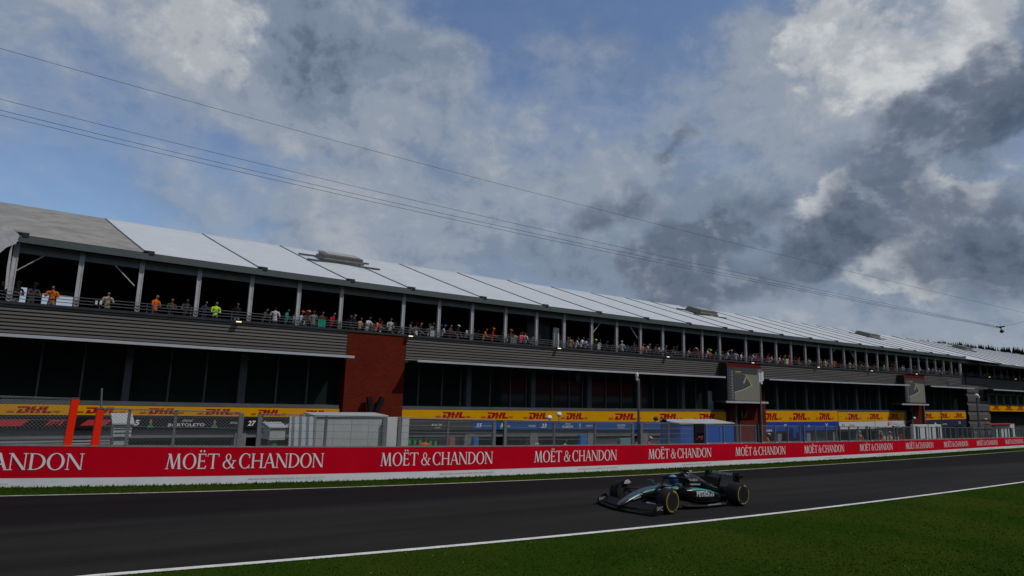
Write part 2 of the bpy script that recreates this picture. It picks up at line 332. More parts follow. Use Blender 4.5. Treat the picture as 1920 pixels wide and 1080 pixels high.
sheet('far_track_line', at(farY, -.05), at(farY, .07), -60, 400, .008, paint2, step=1)
pit_m = mat('pit_asphalt', (.045, .045, .045), rough=.9, var=.25, vscale=.8)
bm = bmesh.new(); prev = None
for i in range(60):
    x = -60+i*5; a = bm.verts.new((x, bbotY(x)+.4, GS*x-.94)); b = bm.verts.new((x, fy(x)+9, GS*x-.94))
    if prev: bm.faces.new((prev[0], a, b, prev[1]))
    prev = (a, b)
tag(link('pit_lane', bm, pit_m), kind='structure')

# grass blades (stuff): near verge in front of the lens and the strip at the barrier's foot
def blades(name, spots, hmin, hmax, m, wid=.012):
    V = []; F = []; k = 0
    for (x, y, s) in spots:
        z = GS*x; h = random.uniform(hmin, hmax)*s; a = random.uniform(0, 6.28); w = wid*random.uniform(.7, 1.5)*s
        dx, dy = math.cos(a)*w, math.sin(a)*w; lx, ly = random.gauss(0, .35)*h, random.gauss(0, .35)*h
        V += [(x-dx, y-dy, z), (x+dx, y+dy, z), (x+lx, y+ly, z+h)]; F.append((k, k+1, k+2)); k += 3
    me = bpy.data.meshes.new(name); me.from_pydata(V, [], F); me.materials.append(m)
    o = bpy.data.objects.new(name, me); col.objects.link(o); return tag(o, kind='stuff')
blade_m = mat('grass_blade', (.036, .070, .007), rough=.9, c2=(.026, .052, .006), vscale=1.1, spec=0)
spots = []
while len(spots) < 30000:
    px = random.uniform(150, 2000); py = random.uniform(890, 1110); p = on_gnd(px, py)
    if p.y < nearY(p.x)-.12 and p.x < 90: spots.append((p.x, p.y, 1+.02*p.x))
for _ in range(5000):
    x = -4+60*random.random()**1.6; spots.append((x, nearY(x)-.10-abs(random.gauss(0, .05)), 1.0))
blades('verge_grass', spots, .010, .026, blade_m, .010)
spots = []
for _ in range(34000):
    x = -6+100*random.random()**1.3; y0 = farY(x)+.1; y1 = bbotY(x)-.02; t = random.random(); y = y0+(y1-y0)*t
    spots.append((x, y, .6+.7*t*t))
blades('barrier_foot_grass', spots, .03, .07, blade_m, .014)
dm = mat('daisy', (.45, .45, .40), rough=.8); bm = bmesh.new()
for _ in range(110):
    px = random.uniform(250, 1950); py = random.uniform(930, 1085); p = on_gnd(px, py)
    if p.y < nearY(p.x)-.4:
        s = random.uniform(.006, .013); c = Vector((p.x, p.y, p.z+.06))
        bm.faces.new([bm.verts.new(c+Vector((s*math.cos(k), s*math.sin(k), .3*s*math.sin(k*2)))) for k in (0, 1.05, 2.1, 3.14, 4.2, 5.2)])
tag(link('daisies', bm, dm), kind='stuff')

# ------------------------------------------------------------------ barrier with advert
red_m = mat('banner_red', (.50, .0012, .014), rough=.6, var=.10, vscale=.7, spec=.05)
white_m = mat('banner_white', (.66, .68, .72), rough=.5, var=.06, vscale=1.5)
white2 = mat('banner_lettering', (.72, .73, .76), rough=.5)
conc = mat('concrete', (.28, .28, .27), rough=.9, var=.25, vscale=2)
def blue_gray(): pass
X_L, X_R = -14, 210
bar = empty('barrier', (0, bbotY(0), 0), 'red and white trackside barrier lettered along its whole length behind the racing car', 'barrier')
def wall_run(x0, x1, z0, z1, off0, off1, step=.4, extra=0.0):
    bm = bmesh.new(); rings = []; n = int((x1-x0)/step)
    for i in range(n+1):
        x = x0+(x1-x0)*i/n; y = bbotY(x); g = GS*x
        k = extra*math.sin(x*1.7)*math.sin(x*.63)
        rings.append([(x, y-off1+k, g+z0), (x, y-off1+k, g+z1), (x, y-off0, g+z1), (x, y-off0, g+z0)])
    loft(bm, rings); return bm
link('concrete_wall', wall_run(X_L, X_R, 0, BTOP-.01, -.3, 0), conc, bar, world=True)
SPL = .285
link('red_banner', wall_run(X_L, X_R, SPL, BTOP+.01, .003, .02, extra=.002), red_m, bar, world=True)
link('white_banner', wall_run(X_L, X_R, 0, SPL-.003, .003, .016, extra=.002), white_m, bar, world=True)
link('top_strip', wall_run(X_L, X_R, BTOP+.012, BTOP+.03, -.3, .025), mat('galvanised', (.30, .31, .32), rough=.5, metal=.6, var=.2, vscale=5), bar, world=True)

# serif capitals as overlapping strokes, each stroke on its own level so no faces coincide
def serif_word(bm, tf, H=.53):
    lev = [0]
    def st(poly):
        lev[0] += 1; w = .0015+.0004*(lev[0] % 9); prism(bm, [(ox+u*H, v*H) for u, v in poly], w, tf)
    def ell(cx, cy, rx, ry, tx, ty, a0=0, a1=360, n=26):
        o = []; i_ = []
        for k in range(n+1):
            a = R(a0+(a1-a0)*k/n); o.append((cx+rx*math.cos(a), cy+ry*math.sin(a))); i_.append((cx+(rx-tx)*math.cos(a), cy+(ry-ty)*math.sin(a)))
        for k in range(n):
            w = .0013; A, B, C_, D = o[k], o[k+1], i_[k+1], i_[k]
            prism(bm, [(ox+p[0]*H, p[1]*H) for p in (A, B, C_, D)], w, tf)
    def ser(cx, y, w=.22, h=.045): st([(cx-w/2, y-h/2), (cx+w/2, y-h/2), (cx+w/2, y+h/2), (cx-w/2, y+h/2)])
    def stem(x, w=.13, y0=0, y1=1): st([(x-w/2, y0), (x+w/2, y0), (x+w/2, y1), (x-w/2, y1)])
    def diag(x0, y0, x1, y1, w): st([(x0-w/2, y0), (x0+w/2, y0), (x1+w/2, y1), (x1-w/2, y1)])
    ox = 0; adv = 0
    word = [('M', 1.12), ('O', .98), ('E', .72), ('T', .88), (' ', .22), ('&', .98), (' ', .2), ('C', .88), ('H', .98), ('A', .90), ('N', 1.0), ('D', .95), ('O', .98), ('N', 1.0)]
    for ch, w in word:
        ox = adv*H
        if ch == 'M':
            diag(.10, 0, .22, 1, .06); diag(.24, 1, .52, .02, .15); diag(.52, .02, .80, 1, .06); diag(.92, 0, .82, 1, .15); ser(.10, .02); ser(.93, .02, .26); ser(.18, .98, .16); ser(.86, .98, .16)
        elif ch == 'O': ell(.48, .5, .46, .53, .15, .05)
        elif ch == 'E':
            stem(.17); st([(.2, .94), (.6, .94), (.6, 1), (.2, 1)]); st([(.2, .48), (.52, .48), (.52, .54), (.2, .54)]); st([(.2, 0), (.64, 0), (.68, .2), (.62, .2), (.58, .06), (.2, .06)])
            ser(.15, .02, .2); ser(.15, .98, .2); st([(.57, .82), (.62, .82), (.61, 1), (.57, 1)]); st([(.5, .42), (.54, .42), (.54, .6), (.5, .6)])
            for cx in (.22, .46): st([(cx+.065*math.cos(a), 1.17+.065*math.sin(a)) for a in [k*math.pi/5 for k in range(10)]])
        elif ch == 'T':
            stem(.42); ser(.42, .02, .28); st([(.02, .94), (.82, .94), (.82, 1), (.02, 1)]); st([(.0, .80), (.05, .80), (.07, 1), (.02, 1)]); st([(.79, .80), (.84, .80), (.82, 1), (.77, 1)])
        elif ch == '&':
            ell(.40, .76, .20, .24, .08, .05); ell(.36, .27, .33, .29, .11, .05, 100, 330); diag(.28, .62, .80, 0, .14); st([(.62, .14), (.70, .10), (.86, .52), (.80, .54)]); st([(.70, .50), (.96, .50), (.96, .55), (.70, .55)]); ser(.82, .02, .2)
        elif ch == 'C': ell(.48, .5, .46, .53, .15, .05, 48, 312); st([(.74, .70), (.80, .70), (.80, 1.0), (.76, 1.0)]); st([(.76, .0), (.80, .0), (.80, .24), (.74, .24)])
        elif ch == 'H': stem(.17); stem(.80); st([(.2, .47), (.77, .47), (.77, .53), (.2, .53)]); [ser(a, b, .26) for a in (.17, .80) for b in (.02, .98)]
        elif ch == 'A': diag(.10, 0, .44, 1.02, .06); diag(.80, 0, .44, 1.02, .15); st([(.22, .32), (.68, .32), (.66, .38), (.24, .38)]); ser(.10, .02); ser(.82, .02, .26)
        elif ch == 'N': diag(.14, 0, .14, 1, .06); diag(.84, 0, .14, 1, .17); diag(.86, 0, .86, 1, .06); ser(.14, .02); ser(.10, .98, .2); ser(.86, .98, .24)
        elif ch == 'D': stem(.17); ell(.32, .5, .58, .5, .15, .05, -90, 90, 16); st([(.12, .95), (.34, .95), (.34, 1), (.12, 1)]); st([(.12, 0), (.34, 0), (.34, .05), (.12, .05)]); ser(.12, .02, .16); ser(.12, .98, .16)
        adv += w
    return adv*H
_b = bmesh.new(); WL_ = serif_word(_b, lambda u, v, w: (u, -w, v)); _b.free()
bm = bmesh.new(); add_text(bm, "Alcohol abuse harms your health. Don't drink and drive.", 2.75, .075, lambda u, v, w: (u, -w, v), shear=.3)
me_small = bpy.data.meshes.new('small_print'); bm.to_mesh(me_small); bm.free(); me_small.materials.append(mat('small_print_ink', (.25, .10, .10), rough=.6))
TXT = [(-230, 157), (310, 607), (713, 924), (1001, 1156), (1215, 1333), (1378, 1472), (1507, 1582), (1611, 1673), (1697.5, 1749.5), (1769, 1814.5), (1831, 1870), (1884.5, 1918)]
starts = []
for a, b in TXT[1:]:
    yy = 872-(a-310)*.027; starts.append((on_barrier(a, yy).x, on_barrier(b, yy-(b-a)*.03).x))
s0, s1 = starts[0]; e0 = on_barrier(157, 870).x; starts.insert(0, (e0-(s1-s0)*1.12-.35, e0))
starts.insert(0, (starts[0][0]-8, starts[0][1]-8))
for k in range(8): a, b = starts[-1]; starts.append((a+10, b+10))
parent_inv = Matrix.Translation(bar.location).inverted()
for i, (xa, xb) in enumerate(starts):
    n = 1
    xa = xa if i > 1 else xa+.35; Lx = xb-xa; ya, yb_ = bbotY(xa)-.028, bbotY(xb)-.028
    dirv = Vector((Lx, yb_-ya, GS*Lx)); sx = dirv.length/WL_; dirv.normalize()
    nrm = Vector((-dirv.y, dirv.x, 0)).normalized(); upv = Vector((0, 0, 1))
    bm = bmesh.new(); q = (xb-xa)/WL_
    serif_word(bm, lambda u, v, w: (xa+u*q, bbotY(xa+u*q)-.030-w, GS*(xa+u*q)+.535+v*.97))
    link('lettering', bm, white2, bar, world=True)
    xs = xb-1.5 if i > 1 else xb-2.4
    if i > 1: xs = xa+.50*Lx
    My = Matrix((dirv*1.0, nrm, upv)).transposed().to_4x4(); My.translation = Vector((xs, bbotY(xs)-.021, GS*xs+.11))
    if i == 1: My.translation = Vector((on_barrier(18, 903).x-2.75, bbotY(xs)-.021, GS*xs+.11))
    o = bpy.data.objects.new('small_print', me_small); col.objects.link(o); o.parent = bar; o.matrix_local = parent_inv @ My

# ------------------------------------------------------------------ pit building
X0B, XT1, XT2 = -14.0, fx(1808), fx(1848)
XEND = 190.0
clad_m = mat('ribbed_cladding', (.145, .137, .130), rough=.55, metal=.2, var=.12, vscale=.7, stretch=(.2, 1, 3))
dark_m = mat('dark_lining_and_shade', (.012, .012, .013), rough=.9, var=.3)
fascia_m = mat('dark_fascia', (.02, .021, .026), rough=.85, var=.3, vscale=1.5)
ledge_m = mat('pale_ledge', (.40, .43, .47), rough=.5, metal=.1, var=.1, vscale=1.2)
steel_m = mat('grey_steel', (.10, .11, .12), rough=.55, metal=.4, var=.15, vscale=2)
alu_m = mat('aluminium_post', (.46, .47, .49), rough=.45, metal=.35, var=.12, vscale=2)
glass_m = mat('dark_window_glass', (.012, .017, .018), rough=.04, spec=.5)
wall_m = mat('grey_wall', (.15, .15, .15), rough=.85, var=.2, vscale=1)
brick_m = None
def brick():
    m = bpy.data.materials.new('red_brick'); m.use_nodes = True; nt = m.node_tree; b = nt.nodes['Principled BSDF']; N = nt.nodes.new; Lk = nt.links.new
    t = N('ShaderNodeTexCoord'); mp_ = N('ShaderNodeMapping'); mp_.inputs['Rotation'].default_value = (R(90), 0, 0); Lk(t.outputs['Object'], mp_.inputs[0])
    br = N('ShaderNodeTexBrick'); br.inputs['Scale'].default_value = 1; br.inputs['Brick Width'].default_value = .23; br.inputs['Row Height'].default_value = .075; br.inputs['Mortar Size'].default_value = .006
    br.inputs['Color1'].default_value = (.128, .018, .009, 1); br.inputs['Color2'].default_value = (.095, .013, .007, 1); br.inputs['Mortar'].default_value = (.085, .014, .008, 1); Lk(mp_.outputs[0], br.inputs['Vector'])
    n = N('ShaderNodeTexNoise'); n.inputs['Scale'].default_value = .9; n.inputs['Detail'].default_value = 6; Lk(t.outputs['Object'], n.inputs['Vector'])
    r = N('ShaderNodeValToRGB'); r.color_ramp.elements[0].color = (.75, .75, .75, 1); r.color_ramp.elements[1].color = (1.2, 1.2, 1.2, 1); Lk(n.outputs['Fac'], r.inputs[0])
    mx_ = N('ShaderNodeMix'); mx_.data_type = 'RGBA'; mx_.blend_type = 'MULTIPLY'; mx_.inputs[0].default_value = 1; Lk(br.outputs['Color'], mx_.inputs[6]); Lk(r.outputs[0], mx_.inputs[7]); Lk(mx_.outputs[2], b.inputs['Base Color'])
    b.inputs['Roughness'].default_value = .9; b.inputs['Specular IOR Level'].default_value = .05; return m
brick_m = brick()
pit = empty('pit_building', (0, FY, 0), 'long dark ribbed pit building with red brick piers and black windows behind the track', 'building')
def P(name, bm, m, par=None, **k): return link(name, bm, m, pit if par is None else par, world=True, **k)

# ribbed cladding: real ribs
def clad(x0, x1, z0, z1, d=.2, step=6):
    bm = bmesh.new(); zr = []
    for i in range(max(1, int(abs(x1-x0)/step))+1):
        x = x0+(x1-x0)*i/max(1, int(abs(x1-x0)/step)); a, b = val(z0, x), val(z1, x); n = 8; ring = []
        for k in range(n):
            for t, dd in ((0, -.07), (.26, -.07), (.34, .05), (.95, .05)): ring.append((x, fy(x, d+dd), a+(b-a)*(k+t)/n))
        ring.append((x, fy(x, d-.05), b)); zr.append(ring)
    loft(bm, zr, caps=False, closed=False); return bm
px_sec = [(None, 643), (753, 1362), (1424, 1697), (1731, 1808), (1848, None)]
for a, b in px_sec:
    x0 = X0B if a is None else fx(a); x1 = XEND if b is None else fx(b)
    P('cladding', clad(x0, x1, at(canZ, .05), at(deckZ, -.12)), clad_m)
bm = bmesh.new(); fbox(bm, X0B, XEND, at(deckZ, -.75), at(deckZ, -.65), -12, .1, mi=0)
fbox(bm, X0B, XEND, at(canZ, .10), at(deckZ, -.76), -.62, .12)
P('deck_slab', bm, fascia_m)
bm = bmesh.new(); fbox(bm, X0B, XEND, at(deckZ, -.64), at(deckZ, -.02), .05, .12); fbox(bm, X0B, XEND, at(deckZ, -.12), deckZ, .125, .32)
P('parapet', bm, fascia_m)
for (a, b, dk) in ((None, 662, 1.5), (782, 1361, 1.5), (1443, 1706, 1.5), (1744, 1826, 1.5), (1860, None, 1.5)):
    x0 = X0B if a is None else fx(a, 700, 1.5); x1 = XEND if b is None else fx(b, 712, 1.5)
    bm = bmesh.new(); fbox(bm, x0, x1, at(canZ, -.13), canZ, 1.42, 1.5); P('canopy_edge', bm, ledge_m)
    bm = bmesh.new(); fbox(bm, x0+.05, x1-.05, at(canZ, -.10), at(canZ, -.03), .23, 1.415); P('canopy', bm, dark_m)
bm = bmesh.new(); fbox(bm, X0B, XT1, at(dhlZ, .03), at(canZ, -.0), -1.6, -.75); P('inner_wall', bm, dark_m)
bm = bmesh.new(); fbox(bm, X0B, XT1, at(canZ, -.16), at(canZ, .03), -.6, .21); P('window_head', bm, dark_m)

# windows with frames
pil = [(229, 243), (448, 462), (879, 888), (1001, 1009), (1107, 1115), (1202, 1208), (1284, 1290), (1461, 1465), (1516, 1520), (1565, 1569), (1610, 1614), (1652, 1656)]
mul = [67, 150, 317, 386, 522, 580, 791, 836, 871, 927, 965, 995, 1044, 1076, 1101, 1145, 1174, 1234, 1260, 1281, 1314, 1336, 1442, 1482, 1500, 1535, 1554, 1583, 1597, 1630, 1640, 1670, 1682, 1745, 1760, 1775, 1790]
secs = [(X0B, fx(637)), (fx(751), fx(1357)), (fx(1424), fx(1697)), (fx(1731), XT1)]
edges = []
for a, b in pil: edges += [(fx(a), fx(b), 'pilaster')]
for a in mul: edges += [(fx(a)-.04, fx(a)+.04, 'mullion')]
edges += [(-5.3, -5.2, 'mullion'), (-9, -8.9, 'mullion')]; edges.sort()
sillZ, headZ = at(dhlZ, .20), at(canZ, -.17)
for s0_, s1_ in secs:
    cur = s0_
    for (a, b, kind) in [e for e in edges if s0_ < e[0] < s1_]+[(s1_, s1_, None)]:
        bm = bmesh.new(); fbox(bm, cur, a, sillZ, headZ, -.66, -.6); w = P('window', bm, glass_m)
        if kind:
            bm = bmesh.new(); fbox(bm, a, b, sillZ, headZ, -.7, -.5 if kind == 'mullion' else -.3); P(kind, bm, steel_m)
        cur = b
    bm = bmesh.new(); fbox(bm, s0_, s1_, at(dhlZ, .02), at(dhlZ, .20), -.7, .06); P('sill', bm, steel_m)
    bm = bmesh.new(); fbox(bm, s0_, s1_, at(dhbZ, -.12), at(dhlZ, .015), -.5, .04); fbox(bm, s0_, s1_, at(dhbZ, -1.05), at(dhbZ, -.66), -.45, -.1); P('garage_header', bm, wall_m)
# pale door leaf and the blind bays by the screen
bm = bmesh.new(); fbox(bm, fx(1337), fx(1347), at(dhlZ, .21), at(dhlZ, 1.75), -.58, -.5); P('pale_green_door', bm, mat('pale_green', (.30, .42, .40), rough=.4))
# brick piers
xp0, xp1 = fx(641), fx(752)
bm = bmesh.new(); fbox(bm, xp0, xp1, -2.5, at(deckZ, -.14), -.8, .27); P('brick_pier', bm, brick_m)
xp2, xp3 = fx(1374), fx(1414)
bm = bmesh.new(); fbox(bm, fx(1362), xp3+1.2, -2.5, 4.0, -.8, .3); P('brick_pier', bm, brick_m)
xp4, xp5 = fx(1700), fx(1722)
bm = bmesh.new(); fbox(bm, xp4, xp5, -2.5, at(dhlZ, 1.7), -.8, .3); P('brick_pier', bm, brick_m)
for x in (fx(1371), fx(1417), fx(1699), fx(1722.5)):
    bm = bmesh.new(); fbox(bm, x-.12, x+.12, -2.5, lambda q: dhlZ(q)+1.4, .3, .5); P('downpipe', bm, steel_m)
# towers carrying the screens
def screen_tower(pa, pb, ya, yb, lx0, lx1, yl):
    d = 1.0; x0, x1 = fx(pa, 700, d), fx(pb, 700, d)
    zt = on_fac(pa, ya, d).z; zb = on_fac((pa+pb)/2, yb, d).z
    bm = bmesh.new(); fbox(bm, x0, x1, zb, zt, -.5, d-.06); P('screen_tower', bm, dark_m); bm = bmesh.new(); fbox(bm, x0, x1, zt-.30, zt+.01, d-.055, d+.01); P('red_header', bm, mat('tower_red', (.10, .006, .006), rough=.7, spec=.1))  # tower body coloured black to stand for its shadowed side face
    bm = bmesh.new(); zl = on_fac((lx0+lx1)/2, yl, 1.3).z
    fbox(bm, fx(lx0, yl, 1.3), fx(lx1, yl, 1.3), zl-.16, zl, 1.2, 1.3); P('ledge_edge', bm, ledge_m)
    bm = bmesh.new(); fbox(bm, fx(lx0, yl, 1.3), fx(lx1, yl, 1.3), zl-.15, zl-.02, .2, 1.195); P('ledge', bm, steel_m)
    return x0, x1, zb, zt, d
TV = [screen_tower(1362, 1427, 680, 753, 1362, 1441, 752.5), screen_tower(1694, 1732, 703, 756, 1692, 1742, 757)]
# grey stair tower and the building beyond it
bm = clad(XT1, XT2, -2.5, at(deckZ, -.12), .3); P('stair_tower', bm, mat('grey_tower', (.075, .07, .07), rough=.6, var=.15))
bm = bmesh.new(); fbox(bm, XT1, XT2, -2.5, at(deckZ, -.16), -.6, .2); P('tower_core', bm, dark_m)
bm = bmesh.new(); fbox(bm, XT2-3.2, XT2-.6, at(canZ, -1.6), at(canZ, -.1), .34, .40); P('window', bm, glass_m)
zw = at(dhlZ, 1.1)
bm = bmesh.new(); fbox(bm, XT2, XEND, at(dhlZ, 1.12), at(canZ, .03), -.3, -.2); P('window', bm, mat('green_glass', (.02, .04, .04), rough=.06))
for k in range(26):
    x = XT2+1.2+k*2.6; bm = bmesh.new(); fbox(bm, x, x+.5, at(dhlZ, 1.12), at(dhlZ, 2.5), -.19, -.1); P('blind', bm, mat('blind_green', (.10, .16, .16), rough=.6))
bm = bmesh.new(); fbox(bm, XT2, XEND, at(dhlZ, .95), at(dhlZ, 1.1), -.3, .1); P('sill', bm, steel_m)
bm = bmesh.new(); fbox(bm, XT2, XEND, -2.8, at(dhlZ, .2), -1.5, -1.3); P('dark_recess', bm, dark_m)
# garages: rear wall, floor line and pillars
for s0_, s1_ in [(X0B, XT1)]:
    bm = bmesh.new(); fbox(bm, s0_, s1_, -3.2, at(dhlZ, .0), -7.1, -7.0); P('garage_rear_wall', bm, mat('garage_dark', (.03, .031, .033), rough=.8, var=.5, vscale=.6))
for a, b in ((440, 462), (655, 660), (872, 889), (995, 1010), (1103, 1115), (1206, 1216), (1290, 1298), (1459, 1467), (1514, 1521), (1563, 1570), (1608, 1616), (1650, 1656), (1742, 1746), (1766, 1770)):
    bm = bmesh.new(); fbox(bm, fx(a, 820), fx(b, 820), -3.2, at(dhbZ, -.13), -.6, -.05); P('garage_pillar', bm, wall_m)
bm = bmesh.new(); fbox(bm, XT1-.25, XT1-.02, -3.4, at(dhlZ, 0), -7.2, -.1); P('end_wall', bm, dark_m)
# roller shutter on the left garages
def shut(x0, x1):
    bm = bmesh.new(); rings = []
    for x in (x0, x1):
        ring = []
        for k in range(22):
            z = -1.4+k*.125; ring += [(x, fy(x, -.2), z), (x, fy(x, -.12), z+.03), (x, fy(x, -.12), z+.09)]
        rings.append(ring)
    loft(bm, rings, caps=False, closed=False); return bm
P('roller_shutter', shut(X0B, fx(208, 820)), mat('shutter_grey', (.30, .30, .31), rough=.5, metal=.2, var=.1))
bm = bmesh.new(); fbox(bm, fx(208, 820), fx(440, 820), lambda x: dhbZ(x)-1.25, lambda x: dhbZ(x)-1.05, -1.2, -.9); P('garage_beam', bm, steel_m)

# deck furniture of the building: railing
rail_m = mat('rail_grey', (.14, .145, .155), rough=.45, metal=.5)
bm = bmesh.new()
for h in (.15, .29, .43): fbox(bm, X0B, XEND, at(deckZ, h-.016), at(deckZ, h+.016), .19, .225, step=4)
x = X0B
while x < 150:
    fbox(bm, x-.02, x+.02, at(deckZ, -.03), at(deckZ, .41), .15, .188); x += 1.9
P('railing', bm, rail_m)

# ------------------------------------------------------------------ tent on the roof deck
tent = empty('marquee', (0, FY, 6), 'long white hospitality marquee with grey seams standing on the roof deck', 'marquee')
def T(name, bm, m, **k): return link(name, bm, m, tent, world=True, **k)
XTENT0 = -2.1
rafters = [-2.1, 2.75, 8.0, 12.8, 16.6, 21.7, 26.8, 31.8, 36.8, 41.8, 46.5, 50.2, 54.9, 59.8, 64.6, 69.3, 74.1, 78.5, 82.0, 86.3, 91.0, 96.0]
def skew(x): return float(np.interp(x, [-2, 2.7, 8, 12.8, 21.8, 30], [-3.6, -1.5, -1.2, -.87, -.4, 0]))
def roof_pt(x, t, lift=0.0):      # t = 0 eave, 1 ridge
    e = eaveZ(x); x = x+skew(x)*t; r = ridgeZ(x); sag = -.02*math.sin(math.pi*t); return Vector((x, fy(x, .5-(RD+.5)*t), e+(r-e)*t+sag+lift))
def membrane_mat(name, c, c2, dirty=False):
    m = mat(name, c, rough=.5, c2=c2, vscale=.9, spec=.3)
    return m
mem = membrane_mat('marquee_membrane', (.52, .555, .59), (.46, .49, .52)); dirt = membrane_mat('weathered_membrane', (.30, .285, .26), (.16, .15, .135))
mem_in = mat('membrane_inside_shade', (.05, .05, .052), rough=.9)  # near-black colour stands for the shade inside the gallery
for i, (a, b) in enumerate(zip(rafters, rafters[1:])):
    bm = bmesh.new(); rings = []
    for k in range(7):
        x = a+(b-a)*k/6; bulge = .10*math.sin(math.pi*k/6)
        ring = [roof_pt(x, t/8, bulge*math.sin(math.pi*t/8)) for t in range(9)]
        back = [Vector((x, fy(x, -RD-11.5*t), ridgeZ(x)+(eaveZ(x)-ridgeZ(x))*t)) for t in (.5, 1)]
        rings.append(ring+back)
    loft(bm, rings, caps=False, closed=False)
    o = T('roof_panel', bm, dirt if i == 0 else mem, smooth=True)
    if i == 0: o['label'] = 'weathered grey-brown roof panel'
seam_m = mat('seam_grey', (.17, .175, .185), rough=.5, metal=.4)
for x in rafters:
    bm = bmesh.new(); pts = [roof_pt(x, t/8*.985, .03) for t in range(9)]
    tube(bm, pts, .032, 4); T('roof_seam', bm, seam_m)
    bm = bmesh.new(); p = roof_pt(x, 0, .08); box(bm, p.x-.10, p.x+.14, p.y-.06, p.y+.14, p.z-.05, p.z+.02); box(bm, p.x+.14, p.x+.36, p.y-.06, p.y+.02, p.z-.16, p.z+.02); T('bracket', bm, fascia_m)
gut_m = mat('gutter_green_grey', (.075, .095, .10), rough=.5, metal=.2, var=.1)
bm = bmesh.new(); fbox(bm, XTENT0, XT1, at(eaveZ, -.34), at(eaveZ, -.02), .36, .52, step=3); T('gutter', bm, gut_m)
bm = bmesh.new(); fbox(bm, XTENT0, XT1, at(eaveZ, -.74), at(eaveZ, -.345), .02, .08, step=3); T('valance', bm, mat('valance_grey', (.17, .18, .19), rough=.7, var=.15))
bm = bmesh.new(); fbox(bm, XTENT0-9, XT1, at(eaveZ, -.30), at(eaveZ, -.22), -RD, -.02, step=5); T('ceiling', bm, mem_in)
# rear wall with window openings at the left end
zf = at(deckZ, -.64)
openings = [(fx(36, 560, -10.0), fx(48, 560, -10.0)), (fx(78, 560, -10.0), fx(92, 560, -10.0)), (fx(106, 560, -10.0), fx(137, 560, -10.0)), (fx(272, 565, -10), fx(306, 565, -10))]
xs_ = XTENT0-3
bm = bmesh.new(); z0o = lambda x: on_fac(90, 576, -10.0).z-.5; z1o = lambda x: on_fac(90, 542.5, -10.0).z
for a, b in openings[:3]:
    fbox(bm, xs_, a, zf, at(eaveZ, -.2), -10.2, -10.05); fbox(bm, a, b, z1o, at(eaveZ, -.2), -10.2, -10.05); xs_ = b
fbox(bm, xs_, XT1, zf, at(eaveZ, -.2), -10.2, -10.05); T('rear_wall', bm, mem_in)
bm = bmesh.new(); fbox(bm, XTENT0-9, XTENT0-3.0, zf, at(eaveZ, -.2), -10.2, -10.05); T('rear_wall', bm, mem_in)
colX = [-2.12, .29, 2.7, 5.23, 7.75, 10.23, 12.62, 16.47, 18.9, 21.31, 23.92, 26.51, 28.97, 31.59, 34.11, 36.66, 39.19, 41.7, 44.05, 46.38, 50.06, 52.41, 54.7, 57.14, 59.6, 61.99, 64.33, 66.83, 69.13, 71.48, 73.87, 76.06, 78.24, 81.77, 83.82, 86.07, 88.31, 90.66, 92.9, 95.4]
def column(x, w=.20):
    bm = bmesh.new(); zt = eaveZ(x)-.345; zb = deckZ(x)-.63; pr = [(-w/2, .12), (-w*.3, .12), (-w*.22, .09), (w*.22, .09), (w*.3, .12), (w/2, .12), (w/2, -.05), (-w/2, -.05)]
    rings = [[(x+u, fy(x, d), z) for u, d in pr] for z in (zb, zt)]
    loft(bm, rings); T('column', bm, alu_m)
for x in colX: column(x)
for (pa, ya, pb, yb) in ((28, 509, 92, 475), (252, 536, 208, 489), (1112, 623, 1129, 602), (1195, 634, 1178, 607), (1562, 660, 1568, 651), (1600, 670, 1592, 653)):
    bm = bmesh.new(); tube(bm, [on_fac(pa, ya, .04), on_fac(pb, yb, .04)], .028, 6); T('brace', bm, alu_m)
bm = bmesh.new(); tf = lambda u, v, w: on_fac(u, v, .62-w)
prism(bm, [(-14, 396), (0, 407), (37, 441), (30, 457), (12, 464), (0, 474), (-14, 482)], .04, tf); T('gable_curtain', bm, mat('curtain_white', (.42, .43, .46), rough=.8, var=.2, vscale=4))
bm = bmesh.new(); prism(bm, [(19, 466), (24, 458), (19, 500), (14, 540), (9, 543), (13, 500)], .05, lambda u, v, w: on_fac(u, v, .3-w)); T('gathered_curtain', bm, mat('curtain_white', (1, 1, 1)))
bm = bmesh.new(); fbox(bm, fx(1038.5, 640, -.4), fx(1048, 640, -.4), zf, lambda x: on_fac(1043, 614.5, -.4).z, -.55, -.4); T('white_cabinet', bm, mat('cabinet_white', (.55, .56, .56), rough=.6))
bm = bmesh.new(); fbox(bm, fx(1009, 600), fx(1052, 600), zf, at(eaveZ, -.5), -1.3, -1.25); T('grey_partition', bm, mat('partition', (.055, .06, .066), rough=.3, var=.4, vscale=2))
# far half of the marquee: its eave comes forward and lower
eZ2 = line_fn([(1811, 669.5), (1848, 679), (1884, 683.8), (1919, 688)], lambda a, b: on_fac(a, b, 2.2), deg=1)
bm = bmesh.new(); rings = []
for k in range(20):
    x = XT1+(XEND-XT1)*k/19; e = eZ2(max(x, XT1)) if x < 125 else eZ2(125); e = eZ2(XT2) + (eaveZ(min(x, 96))-eZ2(XT2)+.15)*max(0, (XT2-x)/(XT2-XT1))*.5
    dd = 2.2 if x > XT2 else .5+1.7*(x-XT1)/(XT2-XT1)
    rings.append([Vector((x, fy(x, dd-(RD+dd)*t/6), e+(ridgeZ(x)-e)*t/6)) for t in range(7)]+[Vector((x, fy(x, -RD-11), e))])
loft(bm, rings, caps=False, closed=False); T('roof_panel', bm, mem, smooth=True)
E2 = lambda x: eZ2(XT2)
for k in range(12):
    x = XT2+k*4.7; bm = bmesh.new(); tube(bm, [(x, fy(x, 2.2), E2(x)+.03), (x, fy(x, -RD), ridgeZ(x)+.05)], .05, 4); T('roof_seam', bm, seam_m)
